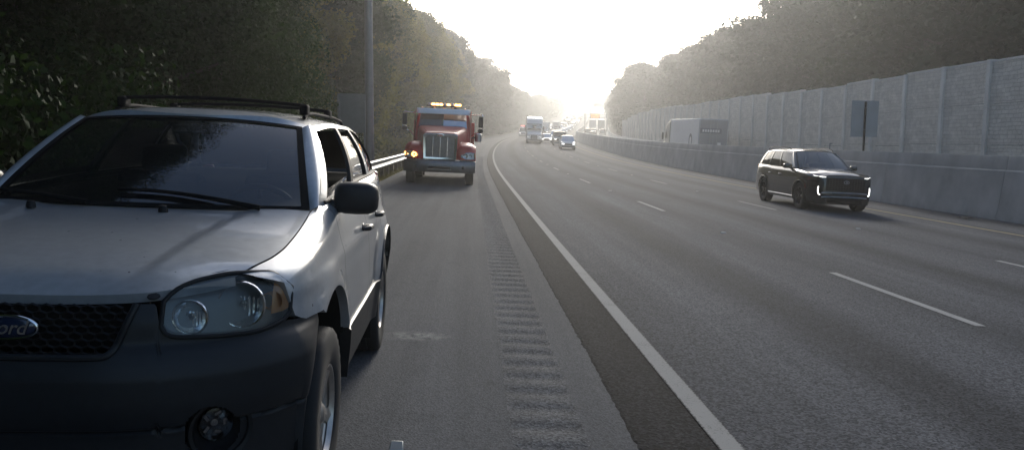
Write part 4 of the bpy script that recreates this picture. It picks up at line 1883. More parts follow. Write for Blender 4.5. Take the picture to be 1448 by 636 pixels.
    for x in (.12, -.42):
        MB().lathe([(0, .022), (.012, .018), (.016, 0), (.016, -.01)], (x, 1.0, 1.190), 'z', 10, sx=1.3).build('washer_jet', 'black_plastic', root)
    # roof rack
    rk = thing_part('roof_rack', root)
    for s in (1, -1):
        MB().tube([(s * .505, y, zz) for y, zz in ((2.05, 1.63), (2.14, 1.652), (2.3, 1.66), (3.1, 1.66), (3.45, 1.645), (3.55, 1.59))], .011, 8).build('side_rail', 'matte_black', rk)
        for y in (2.12, 2.92):
            MB().box((s * .495, y, 1.675), (.045, .09, .06)).build('rail_foot', 'matte_black', rk, bevel=.012)
    for y in (2.12, 2.92):
        MB().tube([(x, y, 1.698 + .018 * (1 - (x / .5) ** 2)) for x in np.linspace(-.5, .5, 13)], .010, 8).build('cross_bar', 'matte_black', rk)
    # interior
    ds = refine([[(x, y, z - .05 * (abs(x) / .66) ** 3) for x in (-.66, -.3, 0, .3, .66)] for y, z in ((1.12, 1.12), (1.4, 1.135), (1.62, 1.10), (1.66, .95))], 12, 20)
    MB().grid(ds).build('dashboard', 'seat_cloth', root)
    c = Vector((.36, 1.74, 1.10))
    R = Matrix.Rotation(rad(-62), 3, 'X')
    sw = MB().tube([c + R @ Vector((.185 * math.cos(a), .185 * math.sin(a), 0)) for a in np.linspace(0, 2 * PI, 33)[:-1]], .016, 8, closed=True)
    for a in (0, PI, -PI / 2):
        sw.tube([c, c + R @ Vector((.18 * math.cos(a), .18 * math.sin(a), 0))], .013, 6)
    sw.build('steering_wheel', 'grey_plastic', root)
    for s in (1, -1):
        st = MB()
        st.box((s * .36, 2.28, .98), (.48, .16, .62), rx=-.18).box((s * .36, 2.02, .66), (.50, .52, .16)).box((s * .36, 2.36, 1.36), (.26, .09, .17))
        st.build('seat', 'seat_cloth', root, bevel=.05, seg=3)
    MB().box((0, 2.4, .55), (1.5, 2.6, .05)).build('cabin_floor', 'matte_black', root)
    MB().box((.0, 1.80, 1.545), (.24, .03, .06)).build('inside_mirror', 'black_plastic', root, bevel=.01)
    return root


def thing_part(name, parent):
    """a small carrier mesh for a part that groups sub-parts"""
    o = MB().box((0, 2.5, 1.655), (.02, .02, .005)).build(name, 'black_plastic', parent)
    return o


hero()


# ---------------------------------------------------------------- the black car in the far lane
def black_car():
    root = thing('car', 'glossy black sport utility car with white running lights in the lane next to the barrier', 'car', m=frame(21.1, 10.38, 0., -.022) @ Matrix.Diagonal((.97, 1, 1.025, 1)))
    FA, RA = .93, 3.83
    sp = dict(
        paint='black_paint', axles=(FA, RA), arch=(.44, .43), zc=.375, cowl=1.42, ys=(.16, 4.90), flare=.018,
        wplan=[(.16, .78), (.26, .86), (.45, .93), (.8, .965), (1.5, .970), (3., .975), (4., .965), (4.5, .93), (4.8, .87), (4.9, .80)],
        tumble=[(.2, .04), (.45, .015), (.65, 0), (.85, 0), (.98, .012), (1.06, .03), (1.15, .06), (1.3, .10)],
        creases=[(.90, .008, .03)],
        hood_edge=[(.16, .98), (.4, 1.03), (.8, 1.07), (1.42, 1.115)],
        hood_mid=[(.05, 1.0), (.15, 1.045), (.35, 1.09), (.8, 1.135), (1.42, 1.17)],
        hood_y=.06, hood_front=lambda x: .16 * max(0, (abs(x) - .35) / .45) ** 1.6 if abs(x) > .35 else 0.,
        bulge=lambda x, y: .014 / (1 + math.exp((abs(x) - .50) / .015)),
        belt=[(1.3, 1.11), (2., 1.13), (3., 1.14), (4.2, 1.16), (4.9, 1.18)],
        sill=[(.1, .30), (1.5, .27), (3.2, .27), (4.9, .36)], round=(.06, .06),
        gaps=[1.52, 2.62, 3.42], panels=['fender', 'front_door', 'rear_door', 'rear_quarter'],
        handles=[(2.45, .93), (3.28, .94)], handle_mat='black_paint', tail_z=.40, side_glass='dark_glass', screen_glass='sky_sheen_glass',
        house=dict(base=(1.55, 4.78), top=(2.28, 4.45), xr=[(2.2, .66), (3., .69), (4.45, .66)], zr=[(2.2, 1.60), (2.8, 1.655), (3.6, 1.655), (4.45, 1.60)],
                   zmid=[(2.1, 1.65), (2.8, 1.715), (3.6, 1.715), (4.5, 1.65)], wins=[(.03, .34), (.365, .64), (.67, .93)], v=(.05, .88), frit=.04,
                   screen=((1.36, 1.165), (.80, 1.50, 1.135), (2.12, 1.655), (.63, 2.22, 1.60)), rear_bow=.04),
    )
    S = shell(sp, root, .8)
    plan = pchip(np.array([(0, 0), (.3, .006), (.5, .03), (.66, .08), (.76, .13), (.80, .17)]), 40)
    ofs = curve1([(.2, -.06), (.30, .0), (.45, .025), (.55, .02), (.7, .015), (.85, 0), (1.0, -.03)])
    G = []
    for i in range(40):
        x, y = plan[i]
        zt = .99 - .02 * (x / .8) ** 2
        G.append([(x, y - ofs(z), z) for z in np.linspace(.22, zt, 16)])
    m = MB().grid(G)
    m.join(MB().grid(G).mirror())
    m.build('front_bumper', 'black_paint', root, angle=45)

    def py(x):
        i = int(np.searchsorted(plan[:, 0], min(abs(x), .799)))
        return plan[i][1]
    gr_ = MB()
    gg = [[(x, py(x) - .030, z) for z in np.linspace(.60, .93, 8)] for x in np.linspace(-.56, .56, 23)]
    gr_.grid(gg)
    go_ = gr_.build('grille', 'matte_black', root)
    bars = MB()
    for k in range(6):
        z = .635 + k * .054
        bars.tube([(x, py(x) - .036, z) for x in np.linspace(-.54, .54, 15)], .008, 6)
    for k in range(-6, 7):
        bars.tube([(k * .08, py(k * .08) - .038, .61), (k * .08, py(k * .08) - .038, .92)], .006, 6)
    bars.build('grille_bars', 'dark_alloy', go_)
    MB().tube([(x, py(x) - .036, z) for x, z in [(a, .945) for a in np.linspace(-.56, .56, 13)]], .009, 6).build('grille_trim', 'dark_alloy', go_)
    for z, rr in ((.545, .012), (.43, .014)):
        MB().tube([(x, py(x) - ofs(z) - .006, z - .02 * (abs(x) / .7) ** 3) for x in np.linspace(-.66, .66, 19)], rr, 6).build('bumper_trim', 'dull_chrome', root)
    MB().grid([[(x, py(x) - ofs(.36) - .004, z) for z in (.28, .33, .40)] for x in np.linspace(-.52, .52, 11)]).build('lower_intake', 'matte_black', root)
    emb = MB().tube([(.075 * math.cos(a), py(0) - .045, .83 + .04 * math.sin(a)) for a in np.linspace(0, 2 * PI, 25)[:-1]], .006, 6, closed=True).build('emblem', 'dull_chrome', root)
    text_part('emblem_letter', 'H', .075, Matrix.Translation((0, py(0) - .044, .83)) @ Matrix.Rotation(PI / 2, 4, 'X'), 'dull_chrome', emb, .4, .003)
    for s in (1, -1):
        pts = [(.745, .70), (.755, .62), (.75, .54), (.73, .49), (.69, .475)]
        pp_ = pchip(np.array(pts), 12)
        d = MB().tube([(s * x, py(x) - ofs(z) - .012, z) for x, z in pp_], [.016] * 9 + [.015, .012, .006], 8)
        d.build('running_light', 'head_glow', root)
        u = MB().tube([(s * x, y, z) for x, y, z in ((.56, .065, .955), (.66, .10, .955), (.76, .17, .965), (.84, .30, .985))], [.008, .013, .014, .004], 8)
        u.build('upper_light', 'head_glow', root)
        MB().box((s * .70, py(.70) - .012, .62), (.09, .03, .17), rz=s * .5).build('headlight', 'dark_glass', root, bevel=.01)
        rounded_mirror(root, (s * 1.045, 1.76, 1.19), (.22, .12, .15), s, 'black_paint', (s * .90, 1.74, 1.13))
        MB().tube([(s * .665, y, z) for y, z in ((2.45, 1.66), (2.55, 1.715), (3., 1.735), (3.9, 1.73), (4.25, 1.70), (4.35, 1.64))], .016, 6).build('roof_rail', 'black_plastic', root)
        MB().tube([(s * (S['Fx'](y, .34) + .006), y, .35) for y in np.linspace(1.42, 3.35, 9)], .014, 6).build('sill_trim', 'dull_chrome', root)
        for y in (FA, RA):
            MB().tube([(s * (S['Fx'](y + .45 * math.cos(a), .375 + .44 * math.sin(a)) + .002), y + .45 * math.cos(a), .375 + .44 * math.sin(a)) for a in np.linspace(.15, PI - .15, 15)], .016, 6).build('arch_trim', 'black_plastic', root)
    ws = wheel_meshes('black', .385, .245, .265, 7, 'dark_alloy', 56)
    for y in (FA, RA):
        for s in (1, -1):
            add_wheel(ws, root, (s * .845, y, .383), s)
    for k, x in enumerate((-.25, .25)):
        MB().box((x * 1.5, 2.75, .95), (.50, .18, .7), rx=-.2).build('seat', 'seat_cloth', root, bevel=.05)
    G = refine([[(x, y, z) for x in (-.78, 0, .78)] for y, z in ((1.42, 1.09), (1.8, 1.10), (2.05, 1.02))], 6, 10)
    MB().grid(G).build('dashboard', 'seat_cloth', root)
    MB().box((0, 3.1, .5), (1.7, 3., .05)).build('cabin_floor', 'matte_black', root)
    return root


black_car()
# ---------------------------------------------------------------- the red tow truck
def tow_truck():
    R = thing('tow_truck', 'red tow truck with chrome grille and amber roof beacons standing on the shoulder', 'truck', m=frame(26.2, -1.08) @ Matrix.Diagonal((1, 1, .955, 1)))
    # wheels
    ws = wheel_meshes('truck', .50, .28, .30, 8, 'dull_chrome', 48)
    for s in (1, -1):
        add_wheel(ws, R, (s * 1.02, 1.15, .50), s)
        for y in (5.2, 6.45):
            add_wheel(ws, R, (s * .98, y, .50), s)
    # bumper
    G = []
    for x in np.linspace(-1.21, 1.21, 25):
        a = abs(x) / 1.21
        yb = .10 + .20 * a ** 4
        G.append([(x, yb + .16, .44), (x, yb + .02, .45), (x, yb, .50), (x, yb - .01, .66), (x, yb, .82), (x, yb + .03, .86), (x, yb + .18, .865)])
    bo = MB().grid(G).build('front_bumper', 'bumper_chrome', R, angle=40)
    MB().box((.0, .075, .60), (.74, .05, .10)).build('bumper_slot', 'matte_black', bo, bevel=.02)
    MB().box((.0, .065, .555), (.78, .03, .02)).build('tow_plate', 'chrome', bo)
    for s in (1, -1):
        MB().lathe([(0, -.03), (.05, -.025), (.06, .02)], (s * .80, .11, .64), 'y', 16).build('bumper_lamp', 'dark_glass', bo)
    # hood: narrow upright nose that widens to the cab
    def sec(y, hw, zt, rr, zb):
        pts = [(0, y, zt + .04), (hw - rr, y, zt + .02), (hw - rr * .3, y, zt - rr * .3), (hw, y, zt - rr), (hw + .02, y, zb)]
        return pts
    G = refine([sec(.30, .56, 1.80, .10, .90), sec(.42, .60, 1.83, .10, .90), sec(.9, .68, 1.90, .11, 1.0), sec(1.5, .80, 1.99, .12, 1.1), sec(1.95, .88, 2.06, .12, 1.1)], 18, 14)
    G = np.concatenate([G[:1] + np.array([0, .02, -.02]), G])
    m = MB().grid(G)
    m.join(MB().grid(G).mirror())
    hood = m.build('hood', 'red_paint', R, angle=50)
    for s in (1, -1):
        MB().tube([(s * .50, .6, 1.885), (s * .62, 1.4, 1.99)], .018, 6).build('hood_ridge', 'red_paint', hood)
        MB().box((s * .70, .95, 1.45), (.02, .42, .16), rz=-s * .12).build('hood_vent', 'chrome', hood)
    # grille
    def rr_poly(hw_t, hw_b, zt, zb, n=6):
        out = []
        r = .09
        for k in range(n + 1):
            a = PI / 2 * k / n
            out.append((hw_t - r + r * math.sin(a), zt - r + r * math.cos(a)))
        out += [(hw_b, zb)]
        return out + [(-x, z) for x, z in reversed(out)]
    o_ = rr_poly(.585, .555, 1.80, .90)
    i_ = rr_poly(.50, .475, 1.70, .975)
    m = MB()
    n = len(o_)
    vs = [(x, .235, z) for x, z in o_] + [(x, .245, z) for x, z in i_] + [(x, .36, z) for x, z in o_] + [(x, .34, z) for x, z in i_]
    fs = []
    for k in range(n):
        q = (k + 1) % n
        fs += [(k, q, n + q, n + k), (k, 2 * n + k, 2 * n + q, q), (n + k, n + q, 3 * n + q, 3 * n + k)]
    m.add(vs, fs)
    gs = m.build('grille_surround', 'chrome', R, angle=30, bevel=.012)
    MB().prism([(x, z) for x, z in i_], .315, .33, 'y').build('grille_screen', 'black_plastic', gs, smooth=False)
    for k in range(-1, 2):
        MB().box((k * .245, .285, 1.335), (.035, .06, .74)).build('grille_bar', 'chrome', gs, bevel=.008)
    fine_ = MB()
    for k in range(27):
        fine_.box((0, .305, 1.0 + k * .026), (.97, .014, .008))
    fine_.build('grille_louvre', 'dull_chrome', gs, smooth=False)
    em = MB().lathe([(0, -.02), (.9, -.012), (1., .0), (1., .02)], (0, .225, 1.745), 'y', 28, sx=.135, sz=.055).build('emblem', 'chrome', gs)
    MB().lathe([(0, -.024), (.72, -.02), (.76, -.012)], (0, .225, 1.745), 'y', 28, sx=.135, sz=.055).build('emblem_face', 'far_red_paint', em)
    text_part('emblem_script', 'Peterbilt', .055, Matrix.Translation((0, .199, 1.745)) @ Matrix.Rotation(PI / 2, 4, 'X'), 'chrome', em, .25, .001)
    # fenders
    for s in (1, -1):
        def fsec(y, zt, xo, zb):
            return [(s * .57, y, zt - .06), (s * .72, y, zt), (s * .95, y, zt - .015), (s * (xo - .07), y, zt - .10), (s * xo, y, zt - .26), (s * xo, y, zb)]
        G = refine([[(s * .56, .27, .90), (s * .72, .22, .90), (s * .95, .24, .90), (s * 1.08, .28, .90), (s * 1.16, .34, .90), (s * 1.17, .40, .90)],
                    [(s * .56, .26, 1.10), (s * .72, .235, 1.13), (s * .95, .255, 1.13), (s * 1.09, .30, 1.10), (s * 1.17, .37, 1.06), (s * 1.185, .44, .95)],
                    [(s * .57, .34, 1.28), (s * .72, .32, 1.36), (s * .95, .34, 1.35), (s * 1.10, .40, 1.27), (s * 1.19, .50, 1.15), (s * 1.20, .58, 1.02)],
                    fsec(.75, 1.50, 1.215, 1.06), fsec(1.15, 1.53, 1.22, 1.08), fsec(1.6, 1.48, 1.21, 1.02), fsec(1.88, 1.32, 1.19, .80), fsec(1.97, 1.12, 1.17, .60)], 32, 22)
        fe = MB().grid(G).build('fender', 'red_paint', R, angle=60)
        # headlight wraps the fender's corner
        hl_ = MB().grid(refine([[(s * .72, .228, 1.0), (s * .72, .222, 1.075)], [(s * .90, .233, .955), (s * .90, .235, 1.14)], [(s * 1.05, .272, .955), (s * 1.05, .285, 1.155)], [(s * 1.155, .335, .96), (s * 1.15, .35, 1.15)]], 14, 5) + np.array([0, -.02, 0]))
        h = hl_.build('headlight', 'dull_chrome' if s > 0 else 'dull_chrome', R)
        for (cx, rr_) in ((.86, .085), (1.03, .062)):
            q = MB().lathe([(rr_, -.012), (rr_ * .8, .0), (.01, .03)], (s * cx, .195 + (cx - .86) * .2, 1.05), 'y', 20)
            q.build('lamp', 'amber_glow' if (s < 0 and cx < .9) else 'reflector', h)
        MB().box((s * 1.165, .35, 1.07), (.04, .06, .13), rz=s * .7).build('marker_lamp', 'amber_glow' if s < 0 else 'amber_lens', h, bevel=.012)
        bz = MB().tube([(s * .70, .205, 1.04), (s * .90, .21, 1.155), (s * 1.06, .26, 1.17), (s * 1.17, .335, 1.15), (s * 1.175, .33, .95), (s * 1.05, .25, .94), (s * .88, .21, .94)], .016, 6, closed=True)
        bz.build('bezel', 'chrome', h)
    # cab
    W = 1.02
    cab = MB()
    def csec(y, zt, hw, hwt):
        return [(0, y, zt + .05), (hwt - .14, y, zt + .02), (hwt - .02, y, zt - .06), (hwt, y, zt - .16), (hw, y, 2.0), (hw + .01, y, 1.6), (hw, y, .95)]
    G = refine([csec(2.45, 2.66, W, .93), csec(2.60, 2.70, W, .94), csec(3.0, 2.72, W, .95), csec(3.55, 2.70, W, .94), csec(3.62, 2.66, W - .02, .92)], 14, 26)
    m = MB().grid(G)
    m.join(MB().grid(G).mirror())
    m.box((0, 3.60, 1.8), (1.96, .04, 1.7))
    cabo = m.build('cab', 'red_paint', R, angle=45)
    # front wall of the cab round the windscreen
    m = MB()
    def wsp(u, z):      # raked and gently bowed front
        t = (z - 1.98) / .66
        return (u * (.97 - .07 * max(0, t)), 1.98 + .44 * t + .14 * abs(u) ** 2.4, z)
    m.grid([[wsp(u, z) for u in np.linspace(-1, 1, 21)] for z in np.linspace(1.55, 2.02, 4)])
    m.grid([[wsp(u, z) for u in np.linspace(-1, 1, 21)] for z in np.linspace(2.56, 2.70, 3)])
    for s in (1, -1):
        m.grid([[wsp(s * u, z) for u in (.90, .95, 1.)] for z in np.linspace(2.02, 2.56, 6)])
        m.grid([[(s * x, y, z) for z in np.linspace(1.0, 2.68, 8)] for x, y in ((1.02, 2.5), (1.025, 2.3), (.99, 2.16))])
    m.build('cab_front', 'red_paint', R, angle=45)
    for s in (1, -1):
        MB().grid([[wsp(s * u, z) for u in np.linspace(.015, .90, 10)] for z in np.linspace(2.02, 2.56, 6)]).build('windscreen', 'sky_sheen_glass', R)
        sw_ = MB().add([(s * 1.028, 2.45, 1.98), (s * 1.028, 3.10, 1.98), (s * .985, 3.10, 2.50), (s * .985, 2.60, 2.50)], [(0, 1, 2, 3)])
        sw_.build('side_window', 'dark_glass', R, smooth=False)
        wpm = MB().tube([(s * .15, 1.985, 2.03), (s * .45, 2.06, 2.10), (s * .78, 2.14, 2.08)], .010, 5)
        wpm.build('wiper', 'matte_black', R)
    MB().grid([[wsp(u, z) for u in (-.016, .016)] for z in np.linspace(2.02, 2.56, 4)]).build('screen_divider', 'black_plastic', R)
    # visor, marker lamps, beacons
    G = refine([[(x, 2.33 + .12 * abs(x / .95) ** 2.4 - d, z) for x in (-.96, -.5, 0, .5, .96)] for d, z in ((0, 2.75), (.06, 2.70), (.13, 2.63), (.20, 2.54))], 8, 18)
    MB().grid(G).build('sun_visor', 'visor_white', R, solid=.012)
    for x in (-.78, -.34, 0, .34, .78):
        MB().lathe([(0, .055), (.035, .045), (.05, .0), (.05, -.03)], (x, 2.52, 2.745), 'z', 14, sz=1.5).build('roof_marker', 'amber_lens', R)
    lb = MB().box((0, 2.95, 2.86), (1.30, .34, .05)).build('light_bar', 'black_plastic', R, bevel=.02)
    for s in (-1, 1):
        MB().box((s * .42, 2.95, 2.80), (.08, .12, .14)).build('bracket', 'black_plastic', lb)
    for k, x in enumerate((-.53, -.40, -.26, -.12, .02, .16, .30, .44, .56)):
        mt = 'white_beacon' if k in (0, 4, 6) else 'amber_beacon'
        MB().box((x, 2.95, 2.925), (.115, .32, .085)).build('beacon', mt, lb, bevel=.02)
    # mirrors on tubular brackets
    for s in (1, -1):
        br = MB().tube([(s * 1.0, 2.32, 2.56), (s * 1.40, 2.10, 2.58), (s * 1.43, 2.10, 2.54), (s * 1.43, 2.10, 2.0), (s * 1.38, 2.10, 1.95), (s * 1.15, 2.18, 1.86), (s * 1.02, 2.25, 1.68)], .018, 7)
        b = br.build('mirror_bracket', 'chrome', R)
        MB().box((s * 1.36, 2.07, 2.30), (.16, .10, .42)).build('mirror', 'black_plastic', b, bevel=.03)
        MB().lathe([(0, -.05), (.09, -.03), (.10, .03)], (s * 1.36, 2.08, 1.97), 'y', 18).build('convex_mirror', 'black_plastic', b)
        # steps and tank
        MB().lathe([(.0, 0), (.27, 0), (.29, .03), (.29, .97), (.27, 1.0), (0, 1.0)], (s * .92, 2.35, .74), 'y', 24).build('fuel_tank', 'dull_chrome', R)
        MB().box((s * 1.12, 2.85, .95), (.16, .9, .05)).build('step', 'dull_chrome', R, bevel=.01)
        MB().tube([(s * 1.06, 3.85, .9), (s * 1.06, 3.85, 1.9)], .06, 10).build('tool_post', 'red_paint', R)
    # bed
    MB().box((0, 2.6, .72), (.86, 4.2, .30)).build('chassis', 'matte_black', R)
    bed = MB().box((0, 6.0, 1.14), (2.44, 4.6, .22)).build('flat_bed', 'red_paint', R, bevel=.02)
    MB().box((0, 3.78, 1.75), (2.3, .08, 1.1)).build('headboard', 'red_paint', bed, bevel=.02)
    for s in (1, -1):
        MB().box((s * 1.13, 4.4, .85), (.22, 1.1, .42)).build('tool_box', 'red_paint', R, bevel=.02)
        MB().box((s * 1.20, 6., 1.28), (.06, 4.6, .10)).build('side_rail', 'dull_chrome', bed)
    ex = MB().lathe([(.10, 0), (.13, .02), (.13, .30), (.08, .34)], (1.30, 3.5, 1.55), 'z', 14).build('work_lamp', 'dull_chrome', R)
    MB().tube([(1.05, 3.5, 1.7), (1.30, 3.5, 1.7)], .025, 6).build('lamp_bracket', 'matte_black', ex)
    return R


tow_truck()


# ---------------------------------------------------------------- lorries
def semi(m, label, white='white_paint', trailer='trailer_white', lit=True, cat='lorry', name='lorry'):
    R = thing(name, label, cat, m=m)
    ws = wheel_meshes('semi', .50, .30, .29, 6, 'alloy', 24)
    for s in (1, -1):
        for y in (1.3, 5.2, 6.5, 14.5, 15.8):
            add_wheel(ws, R, (s * 1.03, y, .5), s)
    def cs(y, hw, zt, zb=.42):
        return [(0, y, zt), (hw - .22, y, zt - .01), (hw - .05, y, zt - .10), (hw, y, zt - .3), (hw, y, zb + .2), (hw - .04, y, zb)]
    G = refine([cs(.02, .80, 1.30), cs(.10, 1.0, 1.42), cs(.5, 1.16, 1.60), cs(1.5, 1.20, 1.80), cs(2.1, 1.20, 1.95), cs(2.15, 1.2, 2.0)], 14, 16)
    q = MB().grid(G)
    q.join(MB().grid(G).mirror())
    q.grid([[(-x_, .02, z) for x_, z in ((.8, .42), (.8, .9), (.62, 1.30))], [(x_, .02, z) for x_, z in ((.8, .42), (.8, .9), (.62, 1.30))]])
    q.build('hood', white, R, angle=50)
    G = refine([cs(2.0, 1.20, 2.3), cs(2.15, 1.22, 2.72), cs(2.5, 1.24, 3.05), cs(3.2, 1.24, 3.7), cs(4.6, 1.24, 4.05), cs(4.65, 1.2, 4.05)], 16, 16)
    q = MB().grid(G)
    q.join(MB().grid(G).mirror())
    q.build('cab', white, R, angle=45)
    MB().grid(refine([[(-1.08, 2.02, 2.04), (0, 1.90, 2.04), (1.08, 2.02, 2.04)], [(-1.0, 2.24, 2.74), (0, 2.14, 2.76), (1.0, 2.24, 2.74)]], 4, 12)).build('windscreen', 'dark_glass', R)
    MB().grid(refine([[(-1.12, 2.0, 2.80), (0, 1.84, 2.82), (1.12, 2.0, 2.80)], [(-1.16, 2.06, 3.0), (0, 1.92, 3.02), (1.16, 2.06, 3.0)]], 3, 10)).build('sun_visor', 'grey_paint', R, solid=.02)
    MB().box((0, .0, .96), (1.0, .06, .62)).build('grille', 'matte_black', R, bevel=.03)
    for k in range(4):
        MB().box((0, -.035, .72 + k * .15), (.92, .02, .035)).build('grille_bar', 'dull_chrome', R)
    MB().box((0, .06, .52), (2.36, .22, .30)).build('front_bumper', 'dark_paint', R, bevel=.05)
    for s in (1, -1):
        MB().box((s * .90, .14, .98), (.26, .14, .20), rz=s * .4).build('headlight', 'head_glow' if lit else 'reflector', R, bevel=.03)
        br = MB().box((s * 1.42, 2.05, 2.3), (.20, .12, .75)).build('mirror', 'black_plastic', R, bevel=.03)
        MB().add([(s * 1.245, 2.35, 2.1), (s * 1.245, 3.1, 2.1), (s * 1.245, 3.1, 2.75), (s * 1.245, 2.55, 2.75)], [(0, 1, 2, 3)]).build('side_window', 'dark_glass', R, smooth=False)
    MB().box((0, 5., .85), (1.0, 6., .3)).build('chassis', 'matte_black', R)
    tr = MB().box((0, 11.2, 2.62), (2.55, 12.2, 2.85)).build('trailer', trailer, R, bevel=.04)
    MB().box((0, 11.2, 1.12), (2.4, 12., .14)).build('trailer_frame', 'trailer_dark', tr)
    return R


semi(frame(119., 6.25), 'white lorry coming down the second lane with its headlights on')


def box_lorry(m, label, ht=3.9, paint='white_paint', boxm='trailer_white', ln=7.5, cat='lorry', lit=True, wd=2.4, name='box_lorry'):
    R = thing(name, label, cat, m=m)
    ws = wheel_meshes('bl', .45, .26, .27, 6, 'grey_paint', 20)
    for s in (1, -1):
        for y in (1.1, ln - 1.7):
            add_wheel(ws, R, (s * (wd / 2 - .2), y, .45), s)
    h = wd / 2
    def cs(y, hw, zt, zb=.45):
        return [(0, y, zt), (hw - .2, y, zt - .01), (hw - .04, y, zt - .1), (hw, y, zt - .25), (hw, y, zb + .1), (hw - .03, y, zb)]
    G = refine([cs(.0, h * .8, 1.2), cs(.1, h * .88, 1.35), cs(.9, h * .9, 1.5), cs(1.0, h * .9, 1.6), cs(1.45, h * .9, 2.25), cs(2.2, h * .9, 2.3), cs(2.25, h * .88, 2.3)], 16, 14)
    q = MB().grid(G)
    q.join(MB().grid(G).mirror())
    q.grid([[(-h * .8, .0, .45), (-h * .7, 0, 1.15)], [(h * .8, .0, .45), (h * .7, 0, 1.15)]])
    q.build('cab', paint, R, angle=45)
    MB().grid(refine([[(-h * .78, 1.00, 1.56), (0, .93, 1.58), (h * .78, 1.00, 1.56)], [(-h * .72, 1.38, 2.16), (0, 1.33, 2.2), (h * .72, 1.38, 2.16)]], 4, 8)).build('windscreen', 'dark_glass', R)
    MB().box((0, -.02, .95), (h * 1.0, .04, .30)).build('grille', 'matte_black', R, bevel=.02)
    MB().box((0, .0, .55), (wd * .9, .16, .22)).build('front_bumper', 'dark_paint', R, bevel=.04)
    for s in (1, -1):
        MB().box((s * h * .66, .02, .95), (.22, .10, .18)).build('headlight', 'head_glow' if lit else 'reflector', R, bevel=.03)
        MB().box((s * (h + .08), 1.2, 1.75), (.14, .1, .4)).build('mirror', 'black_plastic', R, bevel=.02)
    bx = MB().box((0, (2.35 + ln) / 2, (ht + .95) / 2), (wd, ln - 2.35, ht - .95)).build('cargo_box', boxm, R, bevel=.04)
    MB().box((0, ln / 2 + .6, .75), (.9, ln - 1.2, .3)).build('chassis', 'matte_black', R)
    MB().box((0, ln + .01, (ht + .95) / 2), (wd * .86, .04, (ht - .95) * .9)).build('rear_door', boxm, bx, bevel=.01)
    return R


# the lorry beyond the median barrier, driving away
def far_lorry():
    m = frame(86.5, 20.8, ELEV - .35, PI)
    R = semi(m, 'grey box lorry passing beyond the median barrier in front of the noise wall', 'grey_paint', 'trailer_grey', False)
    tr = [o for o in R.children if o.name.startswith('trailer')][0]
    tr.data.materials[0] = M('trailer_grey')
    # the pale flank and the darker rear doors with their name board face the camera
    MB().box((1.285, 11.2, 2.62), (.014, 11.9, 2.62)).build('side_panel', 'trailer_white', tr, smooth=False)
    MB().lathe([(.38, 0), (.66, .004), (.66, .010), (.38, .010)], (1.294, 14.3, 2.05), 'x', 28).build('side_emblem', 'trailer_dark', tr)
    for k in (-1, 1):
        MB().box((k * .61, 17.315, 2.6), (1.20, .04, 2.7)).build('rear_door', 'trailer_rear', tr, bevel=.012)
        MB().tube([(k * .30, 17.36, 1.3), (k * .30, 17.36, 3.9)], .022, 6).build('lock_rod', 'galvanised', tr)
    MB().box((.25, 17.35, 3.0), (1.9, .04, .46)).build('name_board', 'trailer_dark', tr, smooth=False)
    for k in range(7):
        MB().box((.92 - k * .225, 17.375, 3.0), (.15, .016, .22)).build('board_letter', 'trailer_white', tr, smooth=False)
    MB().box((-.55, 17.345, 1.75), (.30, .02, .5)).build('placard', 'trailer_white', tr, smooth=False)
    return R


far_lorry()


